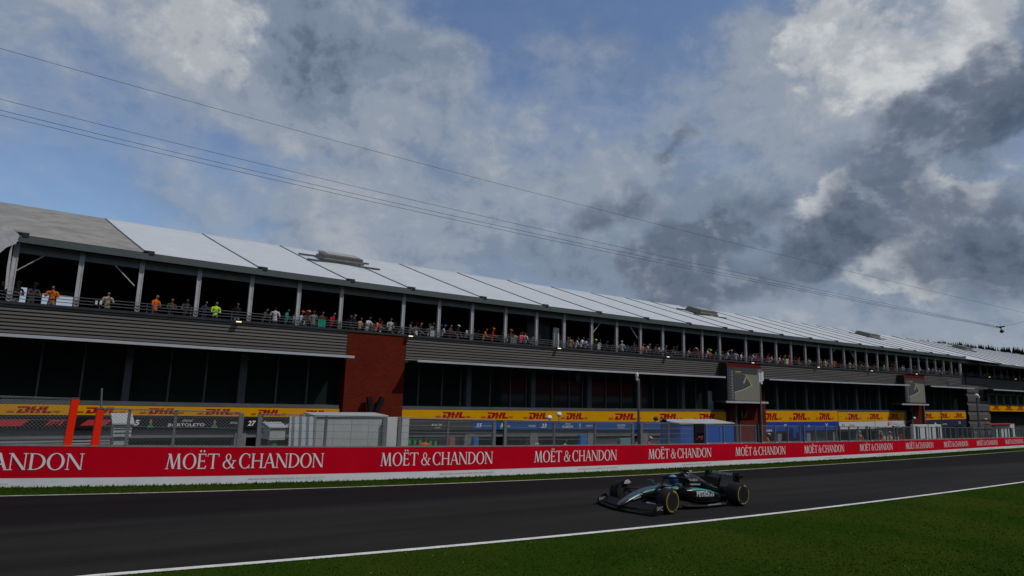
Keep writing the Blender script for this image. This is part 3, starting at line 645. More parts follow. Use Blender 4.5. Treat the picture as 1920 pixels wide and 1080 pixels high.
bm = bmesh.new(); fbox(bm, XT2-1, XEND, lambda x: E2(x)-.3, lambda x: E2(x)-.02, 2.05, 2.2); T('gutter', bm, gut_m)
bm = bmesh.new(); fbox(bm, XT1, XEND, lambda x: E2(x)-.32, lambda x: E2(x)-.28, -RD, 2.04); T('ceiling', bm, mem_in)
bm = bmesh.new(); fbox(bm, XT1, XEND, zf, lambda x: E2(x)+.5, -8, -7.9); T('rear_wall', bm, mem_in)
bm = bmesh.new(); fbox(bm, fx(1798), XT2, lambda x: deckZ(x)+1.75, at(eaveZ, -.3), .1, .2); T('valance', bm, mat('valance_grey', (1, 1, 1)))
for pxx in (1800, 1837): column(fx(pxx, 690), .35)
x = XT2
while x < 150: column(x+1.2, .18); x += 2.4
# roof lights
box_m = mat('roof_light_brown', (.16, .15, .135), rough=.5, var=.15); glz = mat('roof_light_glazing', (.30, .29, .27), rough=.3)
def roof_frame(x, t):
    p = roof_pt(x, t); u = Vector((1, FA, (roof_pt(x+1, t).z-roof_pt(x-1, t).z)/2)).normalized(); v = (roof_pt(x, t+.1)-roof_pt(x, t-.1)).normalized(); w = u.cross(v).normalized()
    M = Matrix((u, v, w)).transposed().to_4x4(); M.translation = p; return M
for xr in (15.2, 52.6, 86.0, 118):
    tt = .60; M = roof_frame(xr, tt) if xr < 96 else None
    if M is None:
        p = Vector((xr, fy(xr, -7.6), E2(xr)+(ridgeZ(xr)-E2(xr))*.70)); M = Matrix.Translation(p) @ Matrix.Rotation(R(17), 4, 'X')
    e = empty('roof_light', M.translation, {15.2: 'brown roof light box on the marquee roof, nearest of the four', 52.6: 'brown roof light box on the marquee roof above the first video screen', 86.0: 'brown roof light box on the marquee roof above the second video screen', 118: 'brown roof light box at the far end of the marquee roof by the trees'}[xr], 'roof light', 'roof lights on the marquee')
    e.rotation_euler = M.to_euler()
    bm = bmesh.new()
    for dy in (-1.15, 1.15): box(bm, -2.5, 2.5, dy-.05, dy+.05, .05, .16)
    link('mounting_rail', bm, steel_m, e)
    bm = bmesh.new(); q = [(-1.3, -.95), (1.3, -.95), (1.3, .95), (-1.3, .95)]
    loft(bm, [[(a*1.06, b*1.06, .17) for a, b in q], [(a*1.06, b*1.06, .30) for a, b in q], [(a*.96, b*.96, .34) for a, b in q], [(a, b, .56) for a, b in q]]); link('housing', bm, box_m, e)
    bm = bmesh.new(); box(bm, -1.1, 1.1, -.75, .75, .57, .60); link('glazing', bm, glz, e)

# ------------------------------------------------------------------ adverts, boards and screens on the facade
yel = mat('banner_yellow', (.62, .30, .002), rough=.6, var=.05, vscale=1, spec=.05); dred = mat('logo_red', (.30, .004, .010), rough=.6, spec=.05)
def ftf(x0, z0, d): return lambda u, v, w: (x0+u, fy(x0+u, d)-w, z0+v)
def dhl_logo(bm, xa, xb, zlo, H):
    """slanted three-letter mark with side bars, drawn as flat pieces"""
    W = xb-xa; tf = ftf(xa, zlo, .1)
    def pc(pts, w=.006): prism(bm, [(W*(a+.07*b), H*b) for a, b in pts], w, tf)
    pc([(.02, .76), (.28, .76), (.28, 1), (-.02, 1)]); pc([(.235, .0), (.35, .12), (.37, .88), (.30, 1), (.235, 1)], .0063); pc([(.03, 0), (.24, 0), (.24, .24), (.03, .24)], .0066); pc([(.05, .2), (.16, .2), (.16, .58), (.05, .58)], .0069)
    for x in (.40, .56): pc([(x, 0), (x+.11, 0), (x+.11, .42), (x, .42)])
    pc([(.37, .46), (.70, .46), (.70, 1), (.59, 1), (.59, .62), (.50, .62), (.50, 1), (.39, 1)])
    pc([(.72, 0), (1.0, 0), (1.02, .26), (.84, .26), (.84, 1), (.72, 1)])
    for k in range(3):
        pc([(-.26, .04+k*.12), (-.04, .04+k*.12), (-.04, .10+k*.12), (-.24, .10+k*.12)]); pc([(1.06, .04+k*.12), (1.24, .04+k*.12), (1.24, .10+k*.12), (1.06, .10+k*.12)])
BAN = [(None, 636, 'yellow courier banner over the left garages, from the frame edge to the red brick pier', [(27, 102), (157, 225), (275, 336), (382, 441), (481, 530), (571, 615)], 0),
       (750, 1361, 'longest yellow courier banner, between the red brick pier and the video screen', [(827.5, 876), (912, 956), (990, 1030), (1060, 1097), (1151, 1196), (1235, 1275), (1309, 1347)], 0),
       (1410, 1570.5, 'yellow courier banner with three marks just right of the near video screen', [(1431, 1462), (1485.6, 1514.7), (1535, 1560)], .10),
       (1571.5, 1695.5, 'yellow courier banner ending at the far video screen', [(1589.5, 1612.3), (1630, 1651.5), (1668, 1687)], 0),
       (1723, 1811, 'yellow courier banner between the far video screen and the grey stair tower', [(1732.5, 1750), (1763, 1779), (1791.5, 1806)], 0)]
for a, b, lab, logos, up in BAN:
    x0 = X0B if a is None else fx(a, 780, .1); x1 = fx(b, 780, .1)
    bm = bmesh.new(); fbox(bm, x0, x1, dhbZ, at(dhlZ, up), .045, .1, step=3)
    o = link('advert_banner', bm, yel); tag(o, lab, 'banner', 'yellow banners along the pit building')
    lg = list(logos)
    bm = bmesh.new()
    for la, lb in lg:
        xa, xb = fx(la, 780, .1), fx(lb, 780, .1); zz = dhbZ((xa+xb)/2); HH = dhlZ((xa+xb)/2)+up-zz; dhl_logo(bm, xa, xb-.10*(xb-xa), zz+HH*.17, HH*.64)
    if a is None:
        q = fx(27, 770, .1); w_ = fx(102, 770, .1)-q
        dhl_logo(bm, q-2.4, q-2.4+w_*.9, dhbZ(q)+.09, .34)
    link('logo', bm, dred, o)
x0 = fx(1849.5, 765, .1); z1 = on_fac(1885, 758.4, .1).z; z0 = on_fac(1885, 771.2, .1).z
bm = bmesh.new(); fbox(bm, x0, XEND, z0, z1, -.2, .1); o = link('advert_banner', bm, yel); tag(o, 'yellow courier banner farthest along, beyond the grey stair tower', 'banner', 'yellow banners along the pit building')
bm = bmesh.new()
for k in range(9):
    xa = fx(1862.4, 765, .1)+k*(fx(1886, 765, .1)-fx(1862.4, 765, .1)); dhl_logo(bm, xa, xa+2.1, z0+(z1-z0)*.17, (z1-z0)*.64)
link('logo', bm, dred, o)

white_ink = mat('white_ink', (.7, .7, .7), rough=.6); blk = mat('board_black', (.009, .009, .010), rough=.5, spec=.2); blu = mat('board_blue', (.012, .075, .26), rough=.5, spec=.2)
red_ink = mat('red_ink', (.42, .02, .025), rough=.6); navy = mat('board_navy', (.012, .016, .045), rough=.5); wbd = mat('board_white', (.55, .56, .57), rough=.5); skin_ink = mat('portrait_skin', (.30, .16, .11), rough=.7); green_ink = mat('portrait_green', (.02, .22, .09), rough=.7)
def fboard(name, pa, pb, m, label, cat, items, ztop=-.09, h=.5, d=.12):
    x0, x1 = fx(pa, 790, d), fx(pb, 790, d); bm = bmesh.new(); fbox(bm, x0, x1, at(dhbZ, ztop-h), at(dhbZ, ztop), .045, d)
    o = tag(link(name, bm, m), label, cat, 'name boards above the garage doors')
    zc = dhbZ((x0+x1)/2)+ztop-h/2
    for it in items:
        kind = it[0]; bm = bmesh.new()
        xa, xb = fx(it[1], 790, d), fx(it[2], 790, d)
        if kind == 't':
            hh = it[4]; zz = dhbZ(xa)+ztop-h/2+it[5]; add_text(bm, it[3], xb-xa, hh, ftf(xa, zz-hh/2, d), bold=it[7] if len(it) > 7 else .01, shear=it[8] if len(it) > 8 else 0)
            link('lettering', bm, it[6], o)
        elif kind == 'p':      # portrait: head and shoulders
            c = (xb-xa)/2; tf = ftf(xa, dhbZ(xa)+ztop-h, d)
            prism(bm, [(0, .01), (2*c, .01), (1.8*c, .13), (1.25*c, .17), (.75*c, .17), (.2*c, .13)], .004, tf); link('portrait_shirt', bm, green_ink, o); bm = bmesh.new()
            prism(bm, [(c+.42*c*math.cos(k*.5236), .29+.13*math.sin(k*.5236)) for k in range(12)], .006, tf); link('portrait', bm, skin_ink if it[3] else wbd, o)
        elif kind == 's':      # stripe, parallelogram
            hh = it[3]; zz = dhbZ(xa)+ztop-h/2; prism(bm, [(0, -hh/2), (xb-xa-.3, -hh/2), (xb-xa, hh/2), (.3, hh/2)], .004, ftf(xa, zz, d)); link('stripe', bm, red_ink, o)
        elif kind == 'f':      # slanted racing mark
            W = xb-xa; tf = ftf(xa, dhbZ(xa)+ztop-h/2-.13, d); q = .26
            prism(bm, [(0, 0), (W*.12, 0), (W*.34, q*.6), (W*.68, q*.6), (W*.80, q), (W*.28, q)], .004, tf); prism(bm, [(W*.22, 0), (W*.33, 0), (W*.42, q*.38), (W*.60, q*.38), (W*.66, q*.5), (W*.36, q*.5)], .005, tf); prism(bm, [(W*.62, 0), (W*.76, 0), (W, q), (W*.85, q)], .006, tf)
            link('racing_mark', bm, red_ink, o)
    return o
fboard('garage_board', -60, 30, blk, 'black garage board with long red stripes at the left edge of the picture', 'board', [('s', -50, 56, .26)])
fboard('garage_board', 31, 236, blk, 'black garage board with a red racing mark and red stripes behind the orange posts', 'board', [('f', 84, 123), ('s', 150, 212, .26)])
fboard('garage_board', 237, 452, blk, 'black garage board reading 5 beside a portrait and the driver name BORTOLETO', 'board', [('t', 252, 263, '5', .26, 0, white_ink, .03, .2), ('p', 277, 289, 1), ('t', 316, 384, 'BORTOLETO', .15, -.10, white_ink), ('t', 342, 361, 'Gabriel', .12, .12, white_ink, 0, .4), ('p', 397, 409, 1), ('t', 432, 445, 'RIVALS', .10, .02, white_ink)])
fboard('garage_board', 453, 636, blk, 'black garage board reading 27 and the driver name HULKENBERG', 'board', [('t', 465, 480, '27', .26, 0, white_ink, .03, .2), ('p', 491, 503, 1), ('t', 517, 580, 'HULKENBERG', .15, -.10, white_ink), ('t', 543, 555, 'Nico', .13, .13, white_ink, 0, .4)])
fboard('garage_board', 752, 885, mat('board_charcoal', (.035, .035, .038), rough=.6), 'charcoal garage board with two small white lines of print beside the brick pier', 'board', [('t', 810, 830, 'KICK', .12, .05, white_ink), ('t', 816, 826, 'SAUBER', .07, -.12, white_ink)], ztop=-.12, h=.52)
fboard('garage_board', 886, 1008, blu, 'blue garage board numbered 55', 'board', [('t', 893, 904, '55', .26, 0, white_ink, .03, .25), ('t', 907, 923, 'Carlos', .10, 0, mat('pale_ink', (.3, .4, .55)), 0, .3), ('p', 938, 945, 0), ('t', 938, 957, 'SAINZ', .12, -.05, white_ink), ('t', 991, 1004, 'WILLIAMS', .12, 0, white_ink)])
fboard('garage_board', 1009, 1116, blu, 'blue garage board numbered 23 with the name ALBON', 'board', [('t', 1015, 1025, '23', .26, 0, white_ink, .03, .25), ('t', 1054, 1074, 'ALBON', .16, -.06, white_ink), ('t', 1059, 1070, 'Alex', .13, .14, white_ink, 0, .4), ('p', 1085, 1090, 0), ('t', 1100, 1111, 'RACING', .12, 0, white_ink)], ztop=-.07)
fboard('garage_board', 1117, 1376, blu, 'blue garage board with small white print left of the video screen', 'board', [('t', 1157, 1172, 'ATLASSIAN', .15, .04, white_ink), ('t', 1158, 1171, 'WILLIAMS', .08, -.14, white_ink)], ztop=-.02, h=.6)
blu2 = mat('board_royal_blue', (.01, .05, .30), rough=.5, spec=.2)
fboard('garage_board', 1410, 1572, blu2, 'royal blue garage board with a small white crest right of the near video screen', 'board', [('t', 1433, 1446, 'LIAM', .2, -.35, white_ink), ('t', 1455, 1460, '30', .2, 0, red_ink), ('t', 1470, 1475, 'RB', .22, .1, white_ink), ('t', 1514, 1519, 'A', .25, .0, white_ink), ('t', 1547, 1552, 'V', .3, .1, white_ink)], ztop=-.0, h=.85)
fboard('garage_board', 1573, 1640, wbd, 'white garage board below the yellow banner, left one of the pair', 'board', [('t', 1578, 1583, '31', .3, 0, mat('ink_dark', (.03, .03, .03)), .03), ('t', 1592, 1602, 'HAAS', .2, 0, red_ink)], ztop=-.05, h=.75)
fboard('garage_board', 1641, 1698, wbd, 'white garage board with red print beside the far video screen', 'board', [('t', 1664, 1672, 'F', .4, 0, red_ink), ('t', 1674, 1684, 'MoneyGram', .18, 0, red_ink)], ztop=-.02, h=.75)
fboard('garage_board', 1724, 1812, navy, 'navy garage board with small white marks beside the grey tower', 'board', [('t', 1727, 1730, '4', .3, 0, white_ink), ('t', 1751, 1756, 'A', .3, 0, white_ink), ('t', 1765, 1775, 'RACING', .15, -.1, white_ink), ('t', 1797, 1801, 'O', .3, 0, white_ink)], ztop=-.02, h=.85)

# video screens: a racing picture shown on a lit panel
def emis(name, c, s=1.0): return mat(name, (.01, .01, .01), rough=.4, emit=c, estr=s, spec=.2)
for k, (x0, x1, zb, zt, d) in enumerate(TV):
    lab = ['near video screen showing a car on a bend beside a timing column', 'far video screen showing the same race picture, smaller and farther along'][k]
    s = 1.0
    bm = bmesh.new(); fbox(bm, x0+.05, x1-.05, zb+.04, zt-.32, d-.05, d); o = tag(link('video_screen', bm, blk), lab, 'screen', 'video screens on the pit building')
    W = x1-x0-.2; H = zt-.4-zb-.04; X_, Z_ = x0+.1, zb+.08
    def piece(nm, poly, m, w): b_ = bmesh.new(); prism(b_, [(a*W, b*H) for a, b in poly], w, ftf(X_, Z_, d)); link(nm, b_, m, o)
    piece('picture', [(0.2, 0), (1, 0), (1, 1), (0.2, 1)], emis('screen_tan', (.105, .10, .085)), .004)
    piece('picture', [(.2, .83), (1, .80), (1, 1), (.2, 1)], emis('screen_dark', (.028, .028, .028)), .007)
    piece('picture', [(.2, .25), (.45, .33), (.62, .42), (.70, .47), (.67, .55), (.60, .66), (.54, .78), (.46, .81), (.2, .82)], emis('screen_track', (.032, .034, .035)), .010)
    piece('picture', [(.2, .235), (.45, .32), (.62, .41), (.70, .46), (.70, .48), (.62, .43), (.45, .34), (.2, .255)], emis('screen_edge', (.20, .26, .26)), .013)
    piece('picture', [(.70, .46), (.76, .46), (.64, .66), (.55, .80), (.53, .79), (.60, .66), (.67, .55)], emis('screen_kerb', (.26, .14, .05)), .013)
    piece('picture', [(.76, .46), (.80, .46), (.66, .68), (.575, .81), (.555, .80), (.65, .65)], emis('screen_green', (.02, .15, .07)), .016)
    piece('picture', [(.47, .52), (.50, .53), (.54, .64), (.57, .74), (.53, .73), (.49, .62), (.45, .55)], emis('screen_car', (.16, .16, .17)), .013)
    piece('picture', [(.23, .86), (.40, .86), (.42, .89), (.23, .89)], emis('screen_orange', (.30, .13, .03)), .010)
    piece('timing_column', [(0, 0), (.195, 0), (.195, 1), (0, 1)], emis('screen_panel', (.022, .022, .026)), .005)
    b_ = bmesh.new(); prism(b_, [(.02*W, 1.005*H), (.95*W, 1.005*H), (.95*W, 1.05*H), (.02*W, 1.05*H)], .004, ftf(X_, Z_, d)); link('top_lamps', b_, emis('screen_panel', (0, 0, 0)), o)
    b_ = bmesh.new()
    for q in range(10): prism(b_, [((.08+.09*q)*W, 1.05*H), ((.10+.09*q)*W, 1.05*H), ((.10+.09*q)*W, 1.075*H), ((.08+.09*q)*W, 1.075*H)], .004, ftf(X_, Z_, d))
    link('lettering', b_, white_ink, o)
    for nm, c, u0, u1 in (('timing_marks', (.18, .18, .19), .11, .17), ('timing_marks', (.03, .16, .12), .05, .09)):
        b_ = bmesh.new()
        for q in range(18):
            if nm and (q+int(u0*10)) % (1 if u0 > .1 else 2) == 0: prism(b_, [(u0*W, (.04+q*.05)*H), (u1*W, (.04+q*.05)*H), (u1*W, (.055+q*.05)*H), (u0*W, (.055+q*.05)*H)], .012, ftf(X_, Z_, d))
        link(nm, b_, emis('screen_%s' % ('white' if u0 > .1 else 'teal'), c), o)

# floodlights under the deck edge
fl0 = None; nth = ['nearest', 'second', 'third', 'fourth', 'fifth', 'sixth', 'seventh', 'eighth', 'ninth', 'farthest']
lamp_m = mat('lit_lamp', (.8, .8, .7), emit=(1, .90, .62), estr=1.3)
for k, (a, b) in enumerate([(447, 602.5), (769, 629.5), (1047, 652.5), (1251, 668.5), (1410, 679.8), (1533, 688), (1633, 694.8), (1717, 700.8), (1854, 706.5), (1903, 710.5)]):
    p = on_fac(a, b, .47); e = empty('floodlight', p, '%s lit floodlight under the balcony edge, counting from the left' % nth[k], 'floodlight', 'lit floodlights under the balcony')
    if fl0 is None:
        bm = bmesh.new(); box(bm, -.14, .14, -.10, .10, -.0, .04); box(bm, -.02, .02, .10, .14, .0, .03); h = link('housing', bm, fascia_m, e)
        bm = bmesh.new(); box(bm, -.125, .125, -.135, -.06, -.05, -.006); l = link('lamp', bm, lamp_m, e); fl0 = (h, l)
    else:
        for c_ in fl0:
            n_ = c_.copy(); col.objects.link(n_); n_.parent = e
    if k > 3:
        for c_ in e.children: c_.scale = (1.0, 1.0, 1.0)

# loudspeakers on the piers
def speaker_pair(px, py, d, lab):
    p = on_fac(px, py, d); e = empty('loudspeaker_pair', p, lab, 'loudspeaker', 'black loudspeaker pairs on the brick piers')
    bm = bmesh.new(); tube(bm, [(0, .1, -.75), (0, 0, 0)], .02, 6); tube(bm, [(-.25, 0, .1), (.2, 0, -.05)], .018, 6); link('bracket', bm, fascia_m, e)
    for s, rot, ox in ((1, -8, -.32), (1, 24, .27)):
        bm = bmesh.new(); M = Matrix.Translation((ox, -.05, .22)) @ Matrix.Rotation(R(rot), 4, 'Y')
        v = [(-.13, -.22), (.13, -.22), (.16, .0), (.13, .22), (-.13, .22), (-.10, 0)]
        for q in range(4): box(bm, -.13, .13, -.14, .12, -.44+q*.215, -.44+q*.215+.2, M=M)
        link('speaker_column', bm, blk, e)
speaker_pair(702, 765, .55, 'pair of black loudspeakers on the nearest red brick pier')
speaker_pair(1392, 780, .6, 'pair of black loudspeakers on the brick pier under the near video screen')
speaker_pair(1711, 782, .6, 'pair of black loudspeakers on the brick pier under the far video screen')

# ------------------------------------------------------------------ fence on the barrier
wire_m = mat('fence_wire', (.17, .18, .185), rough=.6, metal=.3); post_m = mat('fence_post_grey', (.15, .165, .18), rough=.55, metal=.3, var=.2, vscale=4); org_m = mat('signal_orange', (.78, .020, .003), rough=.55, spec=.1)
FO = .16      # metres behind the barrier face
def bp(px, py, off=-FO): return on_barrier(px, py, off)
def fence_top(px): return float(np.interp(px, [-80, 128, 178, 330, 482, 760, 925, 1040, 1255], [742, 747, 767, 769, 775, 782, 787, 790, 793]))
def zt_at(px): p = bp(px, 838); r = ray(px, fence_top(px)); return CAM.z+r.z*(p.x/r.x) if abs(r.x) > .2 else CAM.z+r.z*(p.y/r.y)
posts = [(128, 1, 'tall orange'), (179, 1, 'shorter orange'), (235, 0, ''), (323, 0, ''), (447, 0, ''), (483, 0, ''), (608, 0, ''), (718, 0, ''), (747, 0, ''), (838, 0, ''), (925, 0, ''), (946, 0, ''), (1038, 0, ''), (1115, 0, ''), (1186, 0, ''), (1202, 0, ''), (1253, 0, '')]
ord_ = ['first', 'second', 'third', 'fourth', 'fifth', 'sixth', 'seventh', 'eighth', 'ninth', 'tenth', 'eleventh', 'twelfth', 'thirteenth', 'fourteenth', 'fifteenth', 'sixteenth']
k = 0; PX = {}
for px, o_, nm in posts:
    p = bp(px-(4 if o_ else 0), 839); zt = zt_at(px); zb = GS*p.x+BTOP-.3; wide = px in (128, 179, 447, 483, 718, 747, 925, 946, 1186, 1202); w = .085 if wide else .045
    if o_: w = .11
    e_l = ('%s post leaning on the left end of the wire fence' % nm) if o_ else '%s grey %s post of the wire fence, counted from the orange posts' % (ord_[k], 'wide' if wide else 'slim')
    if not o_: k += 1
    e = empty('fence_post', p, e_l, 'post', 'posts of the wire fence on the barrier'); e.location.z = zb
    bm = bmesh.new(); lean = .035 if o_ else .0; H = zt-zb
    rings = [[(a+lean*t*H, b, t*H) for a, b in ((-w, -.05), (w, -.05), (w, -.035), (.02, -.03), (.02, .03), (w, .035), (w, .05), (-w, .05), (-w, .035), (-.0, .03), (-.0, -.03), (-w, -.035))] for t in (0, 1)]
    loft(bm, rings); link('steel_section', bm, post_m, e)
    if o_:
        bm = bmesh.new(); box(bm, -w+.02, w+.01, -.075, -.055, .25, H*.99)
        for v in bm.verts: v.co.x += lean*v.co.z
        link('orange_padding', bm, org_m, e)
        bm = bmesh.new(); box(bm, -w, w, -.07, .05, H, H+.03)
        for v in bm.verts: v.co.x += lean*v.co.z
        link('cap', bm, steel_m, e)
def fence_panel(pa, pb, lab):
    xa, xb = bp(pa, 838).x, bp(pb, 838).x; za, zb_ = zt_at(pa+.01), zt_at(pb)
    e = empty('wire_fence_panel', (xa, bbotY(xa)+FO, GS*xa+BTOP), lab, 'fence', 'wire fence panels along the barrier top')
    V = []; F = []
    L = xb-xa; pit_ = .112
    def P3(u, v): x = xa+u; lo = GS*x+BTOP-.05; hi = za+(zb_-za)*(u/L); return Vector((x, bbotY(x)+FO-.055, lo+v)), hi-lo
    H = max(za-GS*xa, zb_-GS*xb)-BTOP+.05
    def seg(u0, v0, u1, v1, r=.0034):
        sg = 1 if (u1-u0)*(v1-v0) > 0 else -1
        a, h0 = P3(u0, v0); b, h1 = P3(u1, v1); k = len(V)
        for p in (a, b):
            V.extend([p+Vector((0, -r, 0)), p+Vector((r, .5*r, -sg*r)), p+Vector((-r, .5*r, sg*r))])
        F.extend([(k, k+1, k+4, k+3), (k+1, k+2, k+5, k+4), (k+2, k, k+3, k+5)])
    for s in (1, -1):
        u = -H if s > 0 else 0
        while u < (L if s > 0 else L+H):
            a0, b0 = u, 0.0; a1, b1 = u+s*H, H
            if s > 0:
                if a0 < 0: b0 = -a0; a0 = 0
                if a1 > L: b1 = H-(a1-L); a1 = L
            else:
                if a0 > L: b0 = a0-L; a0 = L
                if a1 < 0: b1 = H+a1; a1 = 0
            if b1-b0 > .02: seg(a0, b0, a1, b1)
            u += pit_
    me = bpy.data.meshes.new('chain_link'); me.from_pydata(V, [], F); me.materials.append(wire_m); o = bpy.data.objects.new('chain_link', me); col.objects.link(o); o.parent = e; me.transform(Matrix.Translation(-e.location))
    bm = bmesh.new()
    for h in ([.08, .30, .52, .74, .96] if pa > 440 else [.08, .55, .98]):
        pts = [P3(L*t/4, H*h)[0]+Vector((0, -.012, 0)) for t in range(5)]; tube(bm, pts, .008, 4)
    pts = [P3(L*t/4, H)[0] for t in range(5)]; tube(bm, pts, .012, 4)
    link('tension_cable', bm, post_m, e, world=True)
prs = [(-90, 124), (184, 323), (323, 445), (486, 608), (608, 718), (749, 838), (838, 925), (948, 1038), (1038, 1115), (1115, 1186), (1204, 1253), (1253, 1300)]
fl_lab = ['leftmost wire fence panel, ending at the tall orange post', 'wire fence panel between the shorter orange post and a slim grey post', 'wire fence panel in front of the black board reading 5', 'wire fence panel in front of the black board reading 27', 'wire fence panel across the big white cabin', 'wire fence panel just right of the white cabin', 'wire fence panel over the grey pillar numbered 38', 'wire fence panel over the pillar numbered 37', 'wire fence panel below the name ALBON', 'wire fence panel ending at the tall camera pole', 'short wire fence panel right of the tall camera pole', 'wire fence panel in front of the blue cabin']
for (a, b), l in zip(prs, fl_lab): fence_panel(a, b, l)
p = bp(189, 839)
bm = bmesh.new(); tube(bm, [(p.x-.05, p.y+.03, p.z), bp(191, 728)], .028, 8); tag(link('thin_pole', bm, post_m), 'thin grey pole rising above the fence beside the shorter orange post', 'pole')

# framed clear screens further along
pane_m = sheer('clear_pane', (.20, .23, .25), .07, .05)
frame_pairs = [(1324, 1417)]
xs0 = bp(1429, 833).x; per = 5.62; k = 0; xs_list = [(bp(1324, 833).x, bp(1417, 833).x)]
x = xs0
while x < 120: xs_list.append((x, x+per-.62)); x += per
for k, (xa, xb) in enumerate(xs_list):
    pm = ((xa+xb)/2)
    e = empty('framed_screen', (xa, bbotY(xa)+FO, GS*xa+BTOP), '%s grey framed clear screen on the barrier top, counted from the blue cabin' % (ord_+['seventeenth', 'eighteenth', 'nineteenth', 'twentieth'])[k], 'screen panel', 'framed clear screens along the barrier top')
    n = 3
    def pos(t, z): x = xa+(xb-xa)*t; return Vector((x, bbotY(x)+FO, GS*x+BTOP+z))
    bm = bmesh.new(); hgt = 1.12 if xa < 60 else 1.18
    for z in (.07, hgt): loft(bm, [[pos(t, z)+Vector((0, dy, dz)) for dy, dz in ((-.03, -.03), (.03, -.03), (.03, .03), (-.03, .03))] for t in (0, .5, 1)])
    link('rail', bm, post_m, e, world=True)
    for t in (0, .334, .667, 1):
        bm = bmesh.new(); q = pos(t, 0); box(bm, q.x-.04, q.x+.04, q.y-.05, q.y+.05, q.z, q.z+hgt+.05); link('upright', bm, post_m, e, world=True)
    for t in (.0, .334, .667):
        bm = bmesh.new(); a, b = pos(t+.012, .11), pos(t+.32, .11); loft(bm, [[a+Vector((0, -.004, 0)), a+Vector((0, -.004, hgt-.15)), a+Vector((0, .004, hgt-.15)), a+Vector((0, .004, 0))], [b+Vector((0, -.004, 0)), b+Vector((0, -.004, hgt-.15)), b+Vector((0, .004, hgt-.15)), b+Vector((0, .004, 0))]]); link('pane', bm, pane_m, e, world=True)
    for t in (0, .334, .667, 1):
        bm = bmesh.new(); q = pos(t, 0); box(bm, q.x-.07, q.x+.07, q.y-.13, q.y-.06, q.z-.01, q.z+.05); link('foot', bm, white_m, e, world=True)
    if k > 0:
        bm = bmesh.new(); q = pos(0, 0); box(bm, q.x-.42, q.x-.26, q.y+.0, q.y+.16, q.z-.2, q.z+hgt+.08); link('dark_post', bm, fascia_m, e, world=True)

# ------------------------------------------------------------------ pit-wall cabins and gear behind the fence
def gz(x, y): return GS*x-.94
def cab(name, pa, pb, ytop, off, depth, m, lab, cat, slope=0.0, group=None, ybot=None, roofm=None, lou=0):
    """box standing on the pit lane behind the barrier; ytop is where its top shows"""
    q = bp((pa+pb)/2, 839, -off); Y = q.y
    A = on_y(pa, 820, Y); B = on_y(pb, 820, Y); zt = on_y((pa+pb)/2, ytop, Y).z
    z0 = gz(A.x, Y) if ybot is None else on_y((pa+pb)/2, ybot, Y).z
    e = empty(name, (A.x, Y, z0), lab, cat, group); H = zt-z0; W = B.x-A.x
    bm = bmesh.new(); loft(bm, [[(0, 0, 0), (0, depth, 0), (0, depth, H+slope), (0, 0, H)], [(W, 0, 0), (W, depth, 0), (W, depth, H+slope), (W, 0, H)]]); link('body', bm, m, e)
    if roofm is not None:
        bm = bmesh.new(); loft(bm, [[(-.06, -.08, H+.002), (-.06, depth+.05, H+slope+.01), (-.06, depth+.05, H+slope+.06), (-.06, -.08, H+.05)], [(W+.06, -.08, H+.002), (W+.06, depth+.05, H+slope+.01), (W+.06, depth+.05, H+slope+.06), (W+.06, -.08, H+.05)]]); link('roof', bm, roofm, e)
    for k in range(lou):
        z = H*(.30+.6*k/lou); bm = bmesh.new(); box(bm, .02, W-.02, -.02, -.003, z, z+.02); link('seam', bm, fascia_m, e)
    return e, W, H, depth
cabw = mat('cabin_white', (.38, .40, .405), rough=.55, var=.1, vscale=2); cabg = mat('cabin_pale_grey', (.36, .38, .39), rough=.5, var=.12)
e, W, H, D = cab('timing_stand', 211, 245, 796, .9, 1.2, cabw, 'small white timing stand with sloped roof behind the fence, right of the orange posts', 'stand', slope=.28, group='white timing stands', ybot=819, roofm=cabw, lou=2)
bm = bmesh.new(); box(bm, .05, W-.05, .1, D-.1, -1.6, -.0); link('base', bm, cabg, e)
e, W, H, D = cab('timing_stand', 505, 534, 802.5, .9, .9, cabw, 'small white timing stand behind the fence below the name HULKENBERG', 'stand', slope=.12, group='white timing stands', ybot=825, roofm=cabw)
bm = bmesh.new(); box(bm, .15, W-.25, .1, D-.1, -1.4, -.0); link('base', bm, mat('green_base', (.02, .20, .05), rough=.6), e)
e, W, H, D = cab('pit_cabin', 590, 722, 781, 1.3, 1.4, cabw, 'big white cabin with a clear plastic end curtain behind the wire fence', 'cabin', slope=.05, roofm=cabg)
bm = bmesh.new(); n = 12
rings = []
for t in range(9): 
    z = .3+(H-.3)*t/8; rings.append([(-.95-.12*t/8+1.05*u/11, -.05+.05*math.sin(u*2.1), z) for u in range(12)])
loft(bm, rings, caps=False, closed=False); link('plastic_curtain', bm, sheer('plastic_film', (.50, .56, .60), .80, .15), e)
for k in range(1, 4):
    bm = bmesh.new(); box(bm, W*k/4-.012, W*k/4+.012, -.012, -.002, .4, H-.02); link('panel_joint', bm, cabg, e)
cab('hoarding', 725, 766, 782.5, 1.1, .3, mat('panel_white', (.45, .46, .47), rough=.5, var=.05), 'plain white panel standing between fence posts beside the white cabin', 'panel')
blc = mat('cabin_blue', (.008, .075, .36), rough=.5, var=.1); 
e, W, H, D = cab('blue_cabin', 1276, 1376, 795, 1.6, 1.6, blc, 'blue pit cabin with a white canvas roof behind the fence', 'cabin', slope=.16, roofm=cabw)
for t in (.22, .45, .72):
    bm = bmesh.new(); box(bm, W*t, W*t+.25, -.03, -.003, .2, H-.2); link('door_panel', bm, mat('cabin_blue_light', (.015, .12, .48), rough=.4), e)
bm = bmesh.new(); box(bm, -1.2, -.02, 0, .1, .6, H-.9); link('side_extension', bm, mat('cabin_dark_blue', (.006, .04, .16), rough=.5), e)
